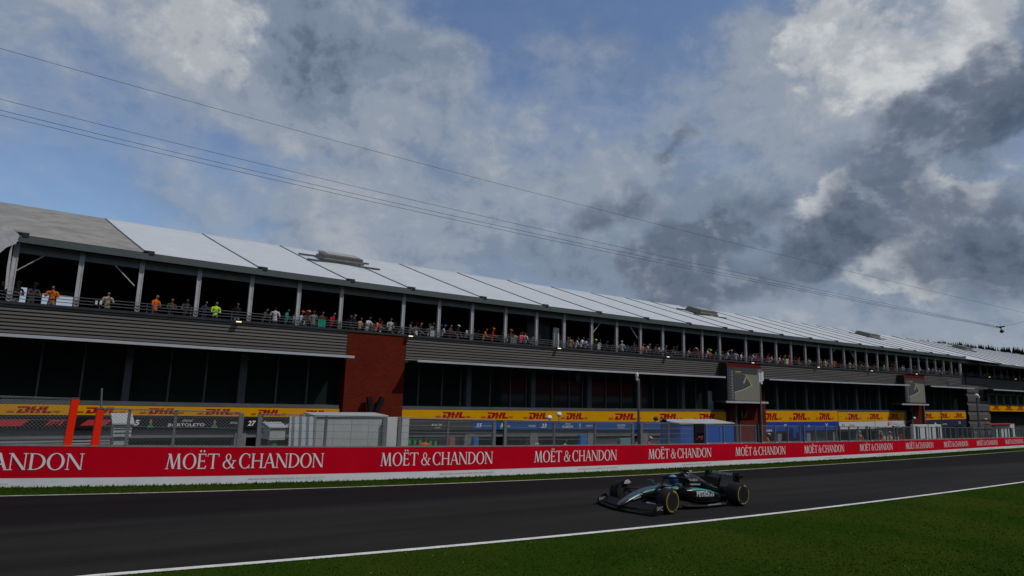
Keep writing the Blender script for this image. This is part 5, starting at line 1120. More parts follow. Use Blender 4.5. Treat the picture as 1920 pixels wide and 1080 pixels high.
PPL = [  # px, shirt, hair, cap, pose, turn, phone, note
 (3,'black','dark hair',None,'stand',20,0,''),(30,'black','dark hair','black','folded',25,0,''),(58,'charcoal','dark hair','black','rail_sleeve',30,0,''),(97,'orange','dark hair',None,'phone',0,1,''),(201,'beige','dark hair',None,'phone',10,1,''),
 (290,'orange','fair hair',None,'woman',40,0,''),(320,'olive','brown hair',None,'folded',20,0,''),(348,'charcoal','brown hair',None,'rail',5,0,''),(383,'navy','dark hair',None,'phone',40,1,''),(403.5,'yellow','fair hair',None,'woman',5,0,'hi-vis '),(444,'black','dark hair',None,'phone',0,0,''),
 (492,'charcoal','brown hair',None,'rail',60,0,''),(515,'white','dark hair',None,'stand',170,0,''),(536,'teal','dark hair',None,'woman',60,0,''),(563,'lilac','dark hair','orange','folded',60,0,''),(575.5,'brown','dark hair','pink','folded',20,0,''),(587,'grey','dark hair',None,'stand',10,0,''),(602,'olive','dark hair',None,'phone',40,1,''),(621.5,'red','grey hair',None,'rail_sleeve',20,0,''),
 (662,'black','shaved head',None,'folded',50,0,''),(674,'tan','brown hair',None,'woman',40,0,''),(687,'white','dark hair',None,'rail',30,0,''),(703.5,'orange','dark hair','navy','rail',50,0,''),(731,'pale grey','brown hair',None,'woman',0,0,''),(768,'grey','dark hair',None,'phone',80,0,''),(788,'black','brown hair',None,'stand',60,0,''),(808,'grey','dark hair',None,'rail_sleeve',10,0,''),(815.5,'blue','dark hair','navy','stand',30,0,''),
 (827,'pale grey','dark hair','blue','rail',70,0,''),(843,'brown','grey hair',None,'folded',30,0,''),(858,'black','dark hair','white','stand',20,0,''),(873,'white','dark hair',None,'rail',30,0,''),(905,'orange','dark hair',None,'rail',60,0,''),(922,'red','dark hair','orange','point',70,0,''),(940,'black','brown hair',None,'woman',40,0,''),(949.5,'white','dark hair',None,'stand',150,0,''),(956,'olive','brown hair','orange','folded',0,0,''),(965,'tan','dark hair',None,'stand',160,0,''),(975,'pink','dark hair',None,'rail_sleeve',10,0,''),(984,'white','brown hair',None,'stand',120,0,''),(996,'white','dark hair',None,'rail',70,0,''),
 (1064,'dark','dark hair',None,'stand',40,0,''),(1069,'tan','brown hair',None,'stand',140,0,''),(1078,'white','dark hair',None,'rail_sleeve',60,0,''),(1088,'white','dark hair',None,'rail',30,0,''),(1097,'light blue','brown hair',None,'rail_sleeve',20,0,''),(1115,'black','dark hair','yellow','folded',0,0,''),(1123,'grey','dark hair',None,'woman',20,0,''),(1133,'dark','brown hair',None,'rail',40,0,''),(1145,'brown','dark hair',None,'rail',50,0,''),(1152.5,'white','dark hair',None,'rail',70,0,''),(1166,'pale grey','grey hair','white','stand',150,0,''),(1183,'navy','dark hair',None,'rail',60,0,''),(1189,'salmon','fair hair',None,'stand',120,0,''),
 (1204,'orange','dark hair',None,'folded',30,0,''),(1211,'light blue','dark hair',None,'rail',40,0,''),(1217.5,'dark','brown hair',None,'stand',30,0,''),(1225.5,'brown','dark hair',None,'rail',20,0,''),(1234,'white','dark hair',None,'rail_sleeve',10,0,''),(1248,'dark','fair hair',None,'stand',30,0,''),(1258.5,'dark','dark hair',None,'rail',10,0,''),(1269,'black','grey hair',None,'stand',20,0,''),(1278,'black','dark hair',None,'stand',50,0,''),(1288,'tan','dark hair',None,'rail',30,0,''),(1296,'navy','dark hair',None,'rail',20,0,''),(1302.5,'charcoal','dark hair','white','folded',50,0,''),(1308.5,'red','fair hair',None,'stand',160,0,''),(1323,'pale grey','grey hair',None,'rail',30,0,''),(1330,'orange','brown hair','yellow','folded',10,0,''),(1339,'teal','dark hair',None,'rail',20,0,''),(1345.5,'white','dark hair',None,'rail',60,0,''),
 (1361,'lilac','grey hair',None,'rail',30,0,''),(1369,'charcoal','dark hair','white','folded',40,0,''),(1379,'lilac','brown hair',None,'stand',150,0,''),(1389,'white','dark hair',None,'folded',10,0,''),(1402,'purple','dark hair',None,'rail',30,0,''),(1408,'white','dark hair',None,'rail',50,0,''),(1413.5,'red','grey hair',None,'rail',20,0,''),(1418.5,'purple','fair hair',None,'stand',100,0,''),(1424,'grey','dark hair',None,'point',60,0,''),(1436,'red','brown hair',None,'rail',20,0,''),(1443,'white','dark hair',None,'rail',40,0,''),(1451,'black','brown hair',None,'folded',0,0,''),(1458,'white','dark hair',None,'rail',30,0,''),(1465,'salmon','brown hair',None,'rail',30,0,''),(1471.5,'navy','fair hair',None,'stand',60,0,''),(1477.5,'orange','dark hair','orange','stand',30,0,''),(1488,'black','dark hair',None,'folded',20,0,''),(1497,'red','brown hair',None,'stand',20,0,''),(1516,'white','dark hair',None,'stand',80,0,''),(1532,'red','dark hair',None,'rail',20,0,''),(1538.5,'orange','dark hair',None,'stand',30,0,''),
 (1547,'cream','grey hair',None,'stand',140,0,''),(1554,'cream','dark hair',None,'rail',50,0,''),(1563.5,'orange','dark hair',None,'stand',150,0,''),(1579,'red','dark hair','red','rail',30,0,''),(1590,'tan','dark hair',None,'rail',10,0,''),(1598.5,'white','brown hair',None,'rail',20,0,''),(1603,'white','dark hair',None,'folded',50,0,''),(1612,'grey','dark hair',None,'rail',20,0,''),(1618.5,'red','brown hair',None,'rail',60,0,''),(1623,'white','dark hair',None,'rail',10,0,''),(1637,'salmon','dark hair','pink','rail',70,0,''),(1656,'white','dark hair',None,'folded',30,0,''),(1664,'black','dark hair',None,'stand',0,0,''),(1676,'red','dark hair','red','stand',50,0,''),(1688,'light blue','grey hair',None,'rail',20,0,''),(1692.5,'light blue','dark hair',None,'folded',50,0,''),(1702,'white','dark hair',None,'rail',10,0,''),(1714.5,'navy','dark hair',None,'stand',30,0,''),(1721.5,'cream','dark hair',None,'rail',40,0,''),(1737.5,'white','dark hair',None,'rail',0,0,''),(1746.5,'lilac','brown hair',None,'folded',40,0,''),(1752,'grey','dark hair',None,'rail',20,0,''),(1758,'white','fair hair',None,'rail',30,0,''),(1764.5,'white','dark hair',None,'rail',50,0,''),(1778,'dark','dark hair',None,'stand',20,0,''),(1790,'charcoal','brown hair',None,'stand',40,0,''),
 (1813,'brown','fair hair',None,'stand',30,0,''),(1822.5,'cream','dark hair',None,'stand',20,0,''),(1831,'blue','dark hair',None,'stand',70,0,''),(1843,'white','dark hair',None,'rail',30,0,''),(1847.5,'pale grey','dark hair',None,'rail',50,0,''),(1855.5,'orange','dark hair',None,'stand',20,0,''),(1861,'cream','brown hair',None,'rail',30,0,''),(1869,'tan','dark hair',None,'rail',20,0,''),(1876.5,'white','fair hair',None,'rail',60,0,''),(1883,'white','dark hair',None,'rail',10,0,''),(1889,'salmon','dark hair',None,'folded',30,0,''),(1908,'cream','dark hair',None,'stand',30,0,''),(1917,'white','dark hair',None,'rail',20,0,'')]
for _ in range(105):
    q = 470+1440*random.random()**.7
    PPL.append((round(q, 1), random.choice(['white', 'white', 'cream', 'pale grey', 'black', 'dark', 'grey', 'navy', 'charcoal', 'pale grey', 'brown', 'red', 'olive', 'light blue', 'dark']), random.choice(['dark hair', 'brown hair', 'dark hair', 'fair hair', 'grey hair']), random.choice([None]*6+['black', 'white', 'red', 'orange']), random.choice(['stand', 'folded', 'woman', 'point', 'stand']), random.choice([-40, -20, 10, 30, 60, 80]), 0, 'BACK'))
PPL.sort(key=lambda t: t[0])
bays = []
seen = {}
def bay_of(x): return sum(1 for c in colX if c < x)
def ordn(n): return {1: '1st', 2: '2nd', 3: '3rd', 21: '21st', 22: '22nd', 23: '23rd', 31: '31st', 32: '32nd', 33: '33rd', 41: '41st'}.get(n, '%dth' % n)
act = {'rail': 'leaning on the rail', 'rail_sleeve': 'leaning on the rail', 'phone': 'holding both hands up', 'stand': 'standing', 'folded': 'with arms folded', 'point': 'pointing', 'woman': 'looking down'}
for (px, sh, hr, cp, ps, tn, phn, note) in PPL:
    d = -.02 if ps.startswith('rail') else -.20-random.random()*.25
    if tn > 100: d = -.35
    back = note == 'BACK'; note = '' if back else note
    if back: d = -.75-random.random()*.8
    yy = float(np.interp(px, [0, 400, 900, 1400, 1900], [550, 585, 628, 670, 700])); x = fx(px, yy, d)
    if ps.startswith('rail'): d = -.30; x = fx(px, yy, d)
    for c in colX:
        if abs(x-c) < .16 and d > -.2: x += .2
    fl = deckZ(x)-.70; turn = R(tn*.9)
    tm = 'facing away' if tn > 100 else act[ps]
    hp = ('%s cap' % cp) if cp else hr
    bn = bay_of(x); where = '%s balcony bay' % ordn(bn) if x < XT1 else 'beyond the stair tower'
    lab = 'person in %s%s top, %s, %s, %s' % (note, sh, hp, tm if phn == 0 else 'holding a phone', where)
    if lab in seen:
        seen[lab] += 1; lab = lab.replace('person in', '%s-from-left person in' % ordn(seen[lab]))
    else: seen[lab] = 1
    person((x, fy(x, d), fl), ps, sh, hr, cp, rz=turn, trou=random.choice(['dark', 'navy', 'charcoal', 'dark', 'grey']), scale=random.uniform(.88, .97), label=lab, group='spectators on the balcony', skin=3 if px in (587,) else random.choice([0, 0, 1, 2]), phone=bool(phn))
# flags and bags hung on the rail
def drape(pa, pb, ytop, ybot, mats, lab, name='flag', cat='flag'):
    xa, xb = fx(pa, ytop, .26), fx(pb, ytop, .26); zt = on_fac((pa+pb)/2, ytop, .26).z; zb = on_fac((pa+pb)/2, ybot, .26).z; bm = bmesh.new(); rings = []
    n = 12
    g = [[bm.verts.new((xa+(xb-xa)*i/n, fy(xa, .25+.09*(1-j/5)**0*(.4+.3*math.sin(i*1.9+j*.7))*.6), zt+(zb-zt)*j/5*(1+.06*math.sin(i*1.3)))) for j in range(6)] for i in range(n+1)]
    for i in range(n):
        for j in range(5): bm.faces.new((g[i][j], g[i+1][j], g[i+1][j+1], g[i][j+1])).material_index = int(i/n*len(mats))
    bmesh.ops.solidify(bm, geom=bm.faces[:], thickness=.01)
    tag(link(name, bm, mats, smooth=True), lab, cat)
drape(597, 611, 600, 613, [mat('flag_teal', (.02, .42, .32), rough=.8)], 'teal green flag draped over the balcony rail beside the person in red')
drape(1469, 1483, 673, 682.5, [mat('flag_green', (.02, .25, .06), rough=.8), mat('flag_white', (.6, .6, .6), rough=.8), mat('flag_red', (.5, .02, .02), rough=.8)], 'green, white and red flag hung on the balcony rail above the near video screen')
drape(807, 815, 620, 631, [mat('flag_white', (1, 1, 1))], 'white jacket hung over the balcony rail', 'jacket', 'jacket')
drape(1120, 1126, 645, 655, [mat('flag_white', (1, 1, 1))], 'white bag hanging at the balcony rail left of the second floodlit bay', 'bag', 'bag')
drape(957, 969, 633, 645, [mat('towel_grey', (.22, .24, .24), rough=.8)], 'grey cloth hung over the balcony rail by the person in the orange cap', 'cloth', 'cloth')
for pa in (178, 186.5):
    a = on_fac(pa, 570.5, .26); b = on_fac(pa+5.5, 564, .26); bm = bmesh.new(); box(bm, a.x, b.x, a.y-.01, a.y, a.z, b.z); o = tag(link('rail_sign', bm, wbd), '%s small white square sign on the rail below the person in beige' % ('left' if pa < 180 else 'right'), 'sign', 'small square signs on the rail')
    bm = bmesh.new(); c = a.lerp(b, .5); tube(bm, [(c.x-.03, a.y-.014, c.z-.03), (c.x+.03, a.y-.014, c.z+.03)], .006, 4); link('mark', bm, steel_m, o)
# workers in the pit lane
def worker(px, ytop, off, pose, sh, cp, rz, lab, hr='dark hair', H=1.78):
    q = bp(px, 835, -off); top = on_y(px, ytop, q.y); person((top.x, top.y, top.z-H), pose, sh, hr, cp, rz=R(rz), label=lab, group='people in the pit lane', trou='navy')
worker(797, 817.5, 3.5, 'stand', 'orange', 'navy', 170, 'worker in an orange jacket and dark cap seen from behind, right of the white cabin')
worker(1193, 819, 1.6, 'folded', 'white', None, 60, 'person in a white top bending beside the tall mast', 'fair hair')
worker(1211, 817, 2.4, 'rail', 'orange', 'white', 40, 'worker in orange with a white cap just right of the tall mast')
worker(1434, 811, 2.5, 'rail', 'orange', 'white', 30, 'worker in orange with a white helmet behind the first framed screen right of the pier')
worker(1605, 806.5, 3, 'rail', 'pale grey', 'light blue', 60, 'person in pale grey top with a light blue cap bending behind the fourth framed screen')
worker(1612, 809, 3.2, 'stand', 'orange', None, -40, 'worker in orange behind the fourth framed screen')
worker(1667, 809, 3, 'stand', 'orange', 'white', 30, 'worker in orange with a white cap left of the far video screen pier')
worker(1687.5, 809, 3.4, 'stand', 'red', None, 120, 'person in red left of the far video screen pier')
worker(1802, 811, 3, 'folded', 'orange', None, 20, 'worker in orange below the navy garage board')
worker(1651, 808, 3.4, 'stand', 'red', None, 60, 'person in red in front of the white garage board')
worker(870+188, 822, 7.5, 'folded', 'tan', None, 30, 'person in tan seated in the garage below the number 23')

# ------------------------------------------------------------------ the racing car (local: x forward, y to its left, z up, metres; front axle at x = 0)
WB = 3.55; SXC, SYC, SZC = 1.12, 1.23, 1.10; yawc = .0276
CO = Vector((16.50, 15.16, GS*16.50)); fwd = Vector((-math.cos(yawc), -math.sin(yawc), -GS*math.cos(yawc))).normalized()
lft = Vector((0, 0, 1)).cross(fwd).normalized(); lft = (lft*math.cos(.012)+fwd.cross(lft)*math.sin(.012)).normalized(); upc = fwd.cross(lft)
CM = Matrix((fwd*SXC, lft*SYC, upc*SZC)).transposed().to_4x4(); CM.translation = CO
car = empty('racing_car', CO, 'black open-wheel racing car with teal stripes and yellow-banded tyres speeding along the track', 'racing car')
cblk = mat('car_black', (.005, .0055, .0065), rough=.25, spec=.35); carb = mat('car_carbon', (.004, .004, .005), rough=.45, spec=.12); csil = mat('car_silver_blue', (.085, .10, .14), rough=.3, metal=.5, c2=(.045, .055, .085), vscale=3)
ctea = mat('car_teal', (.0, .24, .22), rough=.35); tyre_m = mat('tyre_rubber', (.012, .012, .013), rough=.8, spec=.2); tyel = mat('tyre_yellow', (.48, .33, .008), rough=.6); rim_m = mat('rim_black', (.015, .016, .018), rough=.35, metal=.4); cwh = mat('car_white', (.38, .39, .40), rough=.5); cgry = mat('car_floor_grey', (.03, .03, .032), rough=.45, spec=.3)
def C_(name, bm, m, parent=None, smooth=False):
    for v in bm.verts: v.co = CM @ v.co
    return link(name, bm, m, parent or car, smooth=smooth, world=True) if parent is None or parent == car else sub(name, bm, m, parent, smooth)
def sub(name, bm, m, par, smooth=False):
    o = link(name, bm, m, None, smooth=smooth); o.data.transform(Matrix.Translation(-CO)); o.parent = par; return o
def sec(x, yc, hw, z0, z1, e=2.6, n=24, a0=0, a1=360, k=1.0):
    zc, hz = (z0+z1)/2, (z1-z0)/2; out = []
    full = (a1-a0) >= 360; m = n if full else n+1
    for i in range(m):
        a = R(a0+(a1-a0)*i/n); c, s = math.cos(a), math.sin(a); f = lambda t: math.copysign(abs(t)**(2/e), t)
        out.append((x, yc+hw*k*f(c)+(k-1)*0, zc+hz*f(s)+(.006 if k > 1 and s > 0 else 0)))
    return out
def body(S, e=2.6, n=24, dense=4):
    """S = [(x, yc, hw, z0, z1)], smoothly interpolated"""
    A = np.array(S, float); t = np.arange(len(A)); tt = np.linspace(0, len(A)-1, (len(A)-1)*dense+1)
    def cr(y, u):
        i = min(int(u), len(y)-2); f = u-i; p0, p1, p2, p3 = y[max(i-1, 0)], y[i], y[i+1], y[min(i+2, len(y)-1)]
        return .5*((2*p1)+(-p0+p2)*f+(2*p0-5*p1+4*p2-p3)*f*f+(-p0+3*p1-3*p2+p3)*f**3)
    return [[cr(A[:, c], u) for c in range(5)] for u in tt]
NS = [(1.10, 0, .05, .12, .18), (.95, 0, .115, .13, .27), (.55, 0, .15, .22, .43), (0, 0, .185, .30, .58), (-.5, 0, .225, .22, .64), (-1.0, 0, .28, .12, .67), (-1.4, 0, .34, .10, .655), (-1.9, 0, .36, .10, .62), (-2.3, 0, .34, .10, .56)]
NB = body(NS)
bm = bmesh.new(); loft(bm, [sec(*s) for s in NB]); chassis = C_('chassis', bm, cblk, smooth=True)
bm = bmesh.new(); loft(bm, [sec(*s, n=10, a0=52, a1=128, k=1.004) for s in NB[:22]], caps=False, closed=False)
for v in bm.verts: v.co.z += .004
C_('nose_top', bm, csil, chassis, True)
for sd in (1, -1):
    bm = bmesh.new(); a0, a1 = (30, 46) if sd > 0 else (134, 150)
    loft(bm, [sec(*s, n=4, a0=a0, a1=a1, k=1.012) for s in NB[6:24]], caps=False, closed=False)
    for v in bm.verts: v.co.z += .004
    C_('teal_stripe', bm, ctea, chassis, True)
# engine cover, air box and fin
EC = body([(-1.86, 0, .125, .52, .975), (-2.05, 0, .17, .42, .99), (-2.4, 0, .20, .38, .93), (-2.8, 0, .18, .33, .79), (-3.2, 0, .13, .30, .62), (-3.7, 0, .08, .28, .47)])
bm = bmesh.new(); loft(bm, [sec(*s, e=2.2) for s in EC]); cover = C_('engine_cover', bm, cblk, smooth=True)
bm = bmesh.new(); loft(bm, [sec(-1.845, 0, .11, .70, .96, e=2.4), sec(-1.862, 0, .115, .69, .965, e=2.4)]); C_('air_intake', bm, dark_m, cover)
bm = bmesh.new(); loft(bm, [sec(-1.85, 0, .135, .66, .99, e=2.3, n=12, a0=10, a1=170), sec(-2.02, 0, .165, .60, 1.004, e=2.3, n=12, a0=10, a1=170)], caps=False, closed=False); C_('intake_rim', bm, csil, cover, True)
bm = bmesh.new(); prism(bm, [(-2.5, .84), (-2.95, .73), (-3.3, .62), (-3.75, .46), (-3.75, .74), (-3.5, .80), (-3.0, .84)], .012, lambda u, v, w: (u, -.006+w, v)); C_('shark_fin', bm, cblk)
bm = bmesh.new(); tube(bm, [(-2.02, 0, .97), (-2.02, 0, 1.06)], .025, 6); box(bm, -2.10, -1.95, -.16, .16, 1.045, 1.085); C_('roll_hoop_camera', bm, carb)
bm = bmesh.new(); box(bm, -2.09, -1.98, .162, .20, 1.045, 1.085); C_('camera_tip', bm, cwh)
# side pods
for sd in (1, -1):
    SP = body([(-1.22, .47*sd, .17, .36, .60), (-1.5, .50*sd, .235, .20, .63), (-2.0, .50*sd, .27, .13, .585), (-2.5, .46*sd, .26, .12, .48), (-2.95, .38*sd, .21, .12, .36), (-3.3, .28*sd, .13, .12, .26)])
    bm = bmesh.new(); loft(bm, [sec(*s, e=3.2) for s in SP]); pod_o = C_('side_pod', bm, cblk, smooth=True)
    bm = bmesh.new(); loft(bm, [sec(-1.205, .46*sd, .13, .42, .57, e=4), sec(-1.222, .46*sd, .14, .41, .58, e=4)]); C_('inlet', bm, dark_m, pod_o)
    bm = bmesh.new(); a0, a1 = (32, 58) if sd > 0 else (122, 148); rr = [sec(*s, e=3.2, n=5, a0=a0+i*.7, a1=a1-i*.5) for i, s in enumerate(SP[3:17])]
    loft(bm, rr, caps=False, closed=False)
    for v in bm.verts: v.co.z += .006; v.co.y += .004*sd
    C_('teal_stripe', bm, ctea, pod_o, True)
    if sd > 0:
        b_ = bmesh.new(); loft(b_, [sec(*s, e=3.2) for s in SP]); bmesh.ops.recalc_face_normals(b_, faces=b_.faces); bv = BVHTree.FromBMesh(b_)
        def side_text(s, x0, z0, w, h, bold=.02, dz=0):
            bm = bmesh.new()
            def tf(u, v, w_):
                hit = bv.ray_cast(Vector((x0-u, 2, z0+v+dz*u)), Vector((0, -1, 0))); y = hit[0].y if hit[0] else .7
                return (x0-u, y+.008, z0+v+dz*u)
            add_text(bm, s, w, h, tf, bold=bold); C_('lettering', bm, cwh, pod_o)
        side_text('PETRONAS', -1.52, .37, .88, .17, .05, -.04)
for s, x0, z0, w, h, y in (('SOLERA', -1.88, .76, .50, .075, .20), ('Teamviewer', -1.90, .635, .60, .075, .22)):
    bm = bmesh.new(); add_text(bm, s, w, h, lambda u, v, w_: (x0-u, y+.012-.03*u, z0+v-.06*u), bold=.03); C_('lettering', bm, cwh, cover)
bm = bmesh.new(); add_text(bm, 'Kimbell', .30, .055, lambda u, v, w_: (.62-u, .155+.07*u, .31+v+.22*u), bold=.03); C_('lettering', bm, cwh, chassis)
bm = bmesh.new(); box(bm, -1.2, -1.0, .255, .275, .60, .63); C_('number_patch', bm, cwh, chassis)
# cockpit opening and halo
bm = bmesh.new(); rings = [[(-1.42+.36*math.cos(a), .20*math.sin(a), .668) for a in [k*math.pi/12 for k in range(24)]], [(-1.42+.34*math.cos(a), .18*math.sin(a), .672) for a in [k*math.pi/12 for k in range(24)]]]
loft(bm, rings); C_('cockpit_opening', bm, dark_m, chassis)
bm = bmesh.new(); tube(bm, [(-.82, 0, .65), (-.93, 0, .77), (-1.02, 0, .87)], [.022, .02, .03], 8)
tube(bm, [(-1.88, .27, .72), (-1.72, .30, .82), (-1.45, .30, .885), (-1.2, .22, .89), (-1.03, .08, .875), (-1.0, 0, .872), (-1.03, -.08, .875), (-1.2, -.22, .89), (-1.45, -.30, .885), (-1.72, -.30, .82), (-1.88, -.27, .72)], .032, 8); C_('halo', bm, carb, smooth=True)
# floor, bargeboard edge, diffuser
for sd in (1, -1):
    bm = bmesh.new(); prism(bm, [(-.72, .20), (-.80, .52), (-1.15, .70), (-2.0, .78), (-3.0, .78), (-3.25, .60), (-3.4, .30), (-3.4, 0), (-.72, 0)], .03, lambda u, v, w: (u, v*sd, .055+w+max(0, -1.35-(-u) if False else (u+1.35))*.18)); C_('floor', bm, cgry)
    bm = bmesh.new(); prism(bm, [(-.72, .06), (-1.0, .06), (-1.9, .04), (-1.9, .10), (-1.55, .17), (-1.30, .20), (-1.0, .26), (-.75, .30)], .014, lambda u, v, w: (u, sd*(.62+w-.10*max(0, (u+1.3))), v)); C_('floor_fence', bm, cgry)
bm = bmesh.new(); loft(bm, [[(-3.35, -.5, .07), (-3.35, .5, .07), (-3.35, .42, .22), (-3.35, -.42, .22)], [(-4.0, -.5, .20), (-4.0, .5, .20), (-4.0, .42, .34), (-4.0, -.42, .34)]]); C_('diffuser', bm, carb)
bm = bmesh.new()
for k in range(9): box(bm, -2.0-.075*k-.05, -2.0-.075*k, .783, .79, .085, .115)
C_('floor_edge_print', bm, cwh)
# front wing
for kk in range(4):
    bm = bmesh.new(); rings = []
    for j in range(-14, 15):
        y = .96*j/14; ay = abs(y); xf = 1.10-.105*kk-.36*max(0, ay-.15)**1.3; z = .075+.04*kk+.02*ay+(.02*math.sin(ay*3) if kk else 0)+.03*(1-ay)*(kk > 0); ch = .13-.01*kk; th = .012
        rings.append([(xf, y, z), (xf-.02, y, z+th), (xf-ch*.6, y, z+th+.02), (xf-ch, y, z+.05), (xf-ch, y, z+.043), (xf-ch*.5, y, z+.006)])
    loft(bm, rings); C_('front_wing_element', bm, carb, smooth=True)
for sd in (1, -1):
    bm = bmesh.new(); prism(bm, [(.86, .03), (.92, .09), (.80, .25), (.63, .33), (.50, .345), (.42, .30), (.40, .04)], .014, lambda u, v, w: (u, sd*(.965+w+.04*(.88-u)), v)); ep = C_('endplate', bm, cblk)
    bm = bmesh.new(); y = -.960 if sd < 0 else .995
    add_text(bm, 'INEOS' if sd < 0 else 'IWC', .34 if sd < 0 else .24, .10 if sd < 0 else .12, lambda u, v, w_: (.78-u if sd < 0 else .68-u, y+(-.04*(.10+u) if sd < 0 else .04*(.20+u)+.0), .14+v), bold=.0); C_('lettering', bm, cwh, ep)
bm = bmesh.new()
for (s, u0, v0) in (('PETRONAS', 0, .05), ('Signature', .02, 0)): add_text(bm, s, .30, .035, lambda u, v, w_: (.50-.10*(v+v0)/.08-.05*(u+u0), .44+u+u0, .215+v*.9+v0), bold=.03)
C_('lettering', bm, cwh)
# wheels
def wheel(x, y, sd, w, steer, name):
    A = []; r = .36
    prof = [(-w/2, .20), (-w/2, .24), (-w/2-.004, .29), (-w/2+.012, .335), (-w/2+.05, r-.004), (0, r), (w/2-.05, r-.004), (w/2-.012, .335), (w/2+.004, .29), (w/2, .24), (w/2, .20)]
    M = Matrix.Translation((x, y, .36)) @ Matrix.Rotation(R(steer), 4, 'Z')
    def ringpts(q): yy, rr = q; return [M @ Vector((rr*math.cos(a), sd*yy, rr*math.sin(a))) for a in [k*2*math.pi/40 for k in range(40)]]
    e = bpy.data.objects.new('wheel', None); col.objects.link(e); e.parent = car; e.empty_display_size = .2
    bm = bmesh.new(); loft(bm, [ringpts(q) for q in prof], caps=False); C_('tyre', bm, tyre_m, e, True)
    bm = bmesh.new(); loft(bm, [ringpts(q) for q in [(w/2-.001, .238), (w/2-.018, .225), (w/2-.03, .10), (w/2-.012, .055), (w/2-.012, .01)]]); C_('rim', bm, rim_m, e, True)
    bm = bmesh.new(); loft(bm, [ringpts(q) for q in [(-w/2+.001, .238), (-w/2+.02, .20), (-w/2+.02, .01)]]); C_('brake_drum', bm, dark_m, e)
    def arc(a0, a1, r0, r1, m, nm, ys=w/2+.006):
        bm = bmesh.new(); n = max(2, int(abs(a1-a0)/6))
        o = [[M @ Vector((rr*math.cos(R(a0+(a1-a0)*k/n)), sd*(ys if rr < .30 else ys-.002), rr*math.sin(R(a0+(a1-a0)*k/n)))) for rr in (r0, (r0+r1)/2, r1)] for k in range(n+1)]
        loft(bm, o, caps=False, closed=False); C_(nm, bm, m, e)
    for a in ((112, 238), (292, 420)) if name == 'f' else ((150, 262), (320, 420)): arc(a[0], a[1], .284, .302, tyel, 'yellow_band')
    for k in range(5): arc(95+6*k, 99.5+6*k, .268, .308, tyel, 'yellow_lettering')
    for k in range(6): arc(262+6*k, 266+6*k, .268, .300, tyel, 'yellow_lettering')
    arc(240, 250, .262, .276, cwh, 'white_mark')
    if name == 'f':
        for a in (60, 180, 300): arc(a, a+30, .03, .042, mat('hub_green', (.02, .35, .18), rough=.5), 'hub_mark', w/2-.008)
    for a in (30, 150, 270): arc(a, a+6, .15, .17, cwh, 'hub_dot', w/2-.016)
    for a in range(0, 360, 40): arc(a, a+7, .06, .215, mat('rim_spoke', (.035, .036, .04), rough=.3, metal=.5), 'spoke', w/2-.011)
for sd in (1, -1): wheel(0, .84*sd, sd, .31, 4, 'f'); wheel(-WB, .80*sd, sd, .40, 0, 'r')
for sd in (1, -1):       # winglets over the front wheels
    bm = bmesh.new(); rings = [[(.40*math.cos(a), sd*yy, .36+.40*math.sin(a)+dz) for yy, dz in ((.62, 0), (.72, .0), (.72, .012), (.62, .012))] for a in [R(t) for t in range(30, 121, 10)]]
    loft(bm, rings); wl = C_('wheel_winglet', bm, carb, smooth=True)
    bm = bmesh.new(); prism(bm, [(.12, .66), (.05, .76), (-.08, .78), (-.20, .70), (-.12, .66)], .012, lambda u, v, w: (u, sd*(.60+w), v)); C_('winglet_plate', bm, cwh if sd < 0 else carb, wl)
# suspension
bm = bmesh.new()
for sd in (1, -1):
    for a, b in (((.30, .16, .50), (.02, .70, .50)), ((-.35, .20, .52), (-.02, .70, .50)), ((.25, .15, .32), (.02, .70, .24)), ((-.35, .20, .30), (-.02, .70, .24)), ((.0, .17, .34), (.0, .68, .46)), ((-WB+.55, .12, .40), (-WB+.02, .62, .50)), ((-WB-.15, .08, .42), (-WB-.02, .62, .50)), ((-WB+.5, .12, .22), (-WB, .62, .22)), ((-WB-.1, .08, .24), (-WB, .62, .22)), ((-WB+.2, .10, .30), (-WB, .62, .36))):
        A, B = Vector((a[0], a[1]*sd, a[2])), Vector((b[0], b[1]*sd, b[2])); d = (B-A).normalized(); tube(bm, [A, B], .017, 6)
C_('suspension_arms', bm, carb)
# mirrors
for sd in (1, -1):
    bm = bmesh.new(); tube(bm, [(-.98, .24*sd, .62), (-1.0, .50*sd, .70)], .012, 5); loft(bm, [[(-.93, .50*sd-.09, .69), (-.93, .50*sd+.09, .69), (-.93, .50*sd+.09, .75), (-.93, .50*sd-.09, .75)], [(-1.04, .50*sd-.085, .695), (-1.04, .50*sd+.085, .695), (-1.04, .50*sd+.085, .745), (-1.04, .50*sd-.085, .745)]]); C_('mirror', bm, mat('mirror_teal', (.02, .12, .11), rough=.4))
# rear wing
bm = bmesh.new(); rings = []
for j in range(-10, 11):
    y = .50*j/10; z = .80+.035*(1-(y/.5)**2)*-1; rings.append([(-3.86, y, z-.02), (-3.90, y, z+.02), (-4.05, y, z+.035), (-4.08, y, z+.03), (-3.98, y, z-.01)])
loft(bm, rings); C_('rear_wing_main_plane', bm, cblk, smooth=True)
bm = bmesh.new(); rings = [[(-4.00, .5*j/10, .84), (-4.04, .5*j/10, .965), (-4.06, .5*j/10, .965), (-4.03, .5*j/10, .84)] for j in range(-10, 11)]
loft(bm, rings); flap = C_('rear_wing_flap', bm, cblk)
bm = bmesh.new(); add_text(bm, 'PETRONAS', .74, .10, lambda u, v, w_: (-3.993-.04*v/.125, -.36+u, .862+v), bold=.05, shear=.25); C_('lettering', bm, cwh, flap)
for u0 in (-.47, .40): bm = bmesh.new(); prism(bm, [(0, 0), (.035, 0), (.085, .08), (.05, .08)], .003, lambda u, v, w: (-3.994+w-.04*v/.125, u0+u, .866+v)); C_('teal_mark', bm, ctea, flap)
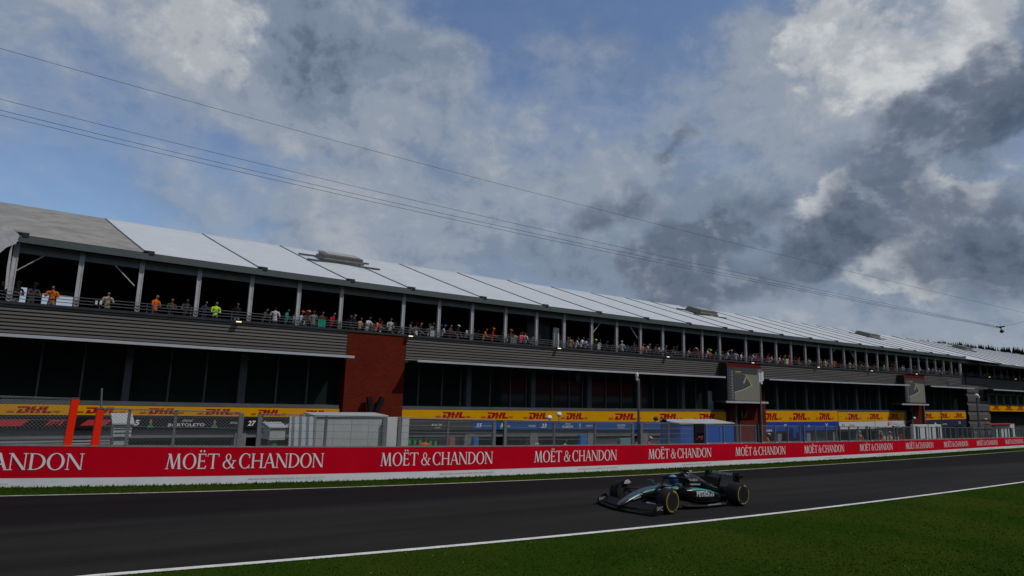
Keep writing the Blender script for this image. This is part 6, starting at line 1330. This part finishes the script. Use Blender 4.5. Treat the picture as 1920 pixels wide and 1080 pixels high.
for sd in (1, -1):
    bm = bmesh.new(); prism(bm, [(-3.80, .74), (-3.84, .90), (-3.90, .965), (-4.16, .965), (-4.20, .80), (-4.14, .62), (-4.10, .50), (-3.98, .50), (-3.96, .62)], .014, lambda u, v, w: (u, sd*(.50+w), v)); C_('rear_endplate', bm, cblk)
    bm = bmesh.new(); box(bm, -4.22, -3.98, sd*.52, sd*.60, .80, .88); C_('endplate_tip', bm, carb)
bm = bmesh.new(); prism(bm, [(-3.55, .40), (-3.90, .82), (-3.97, .82), (-3.80, .40)], .025, lambda u, v, w: (u, -.012+w, v)); C_('wing_pylon', bm, carb)
bm = bmesh.new(); box(bm, -4.12, -3.80, -.48, .48, .46, .49); C_('beam_wing', bm, carb)
bm = bmesh.new(); box(bm, -4.05, -3.5, -.09, .09, .26, .42); C_('gearbox', bm, carb)
# driver
drv_loc = CM @ Vector((-1.45, 0, .35))
J = {'pelvis': ((0, 0, 0), .12), 'chest': ((.02, 0, .22), (.11, .15)), 'neck': ((.03, 0, .34), .05), 'head': ((.05, 0, .44), .08), 'shL': ((.02, .17, .27), .05), 'elL': ((.25, .20, .16), .04), 'haL': ((.42, .10, .24), .035), 'shR': ((.02, -.17, .27), .05), 'elR': ((.25, -.20, .16), .04), 'haR': ((.42, -.10, .24), .035)}
dm_ = skin_figure(J, [('pelvis', 'chest'), ('chest', 'neck'), ('neck', 'head'), ('chest', 'shL'), ('shL', 'elL'), ('elL', 'haL'), ('chest', 'shR'), ('shR', 'elR'), ('elR', 'haR')], 'pelvis', 'driver_body'); dm_.materials.append(mat('driver_suit', (.03, .03, .035), rough=.8))
drv = empty('driver', drv_loc, 'driver in a blue and turquoise helmet sitting in the racing car', 'person'); Md = CM.copy(); Md.translation = (0, 0, 0); dm_.transform(Md); b = bpy.data.objects.new('body', dm_); col.objects.link(b); b.parent = drv
bm = bmesh.new(); bmesh.ops.create_uvsphere(bm, u_segments=20, v_segments=14, radius=.135)
for v in bm.verts: v.co = Vector((v.co.x*1.1+.04, v.co.y*.95, v.co.z*1.05+.46))
for f in bm.faces:
    c = f.calc_center_median(); f.material_index = 1 if c.z > .52 else (2 if (c.x > .10 and .42 < c.z < .50) else (3 if c.z < .38 or abs(c.y) > .10 else 0))
bm.transform(Md); h = link('helmet', bm, [mat('helmet_blue', (.02, .14, .36), rough=.25, coat=.5), mat('helmet_turquoise', (.06, .28, .42), rough=.25, coat=.5), mat('visor_dark', (.02, .06, .14), rough=.1), mat('helmet_deep_blue', (.01, .05, .32), rough=.3)], drv, smooth=True)
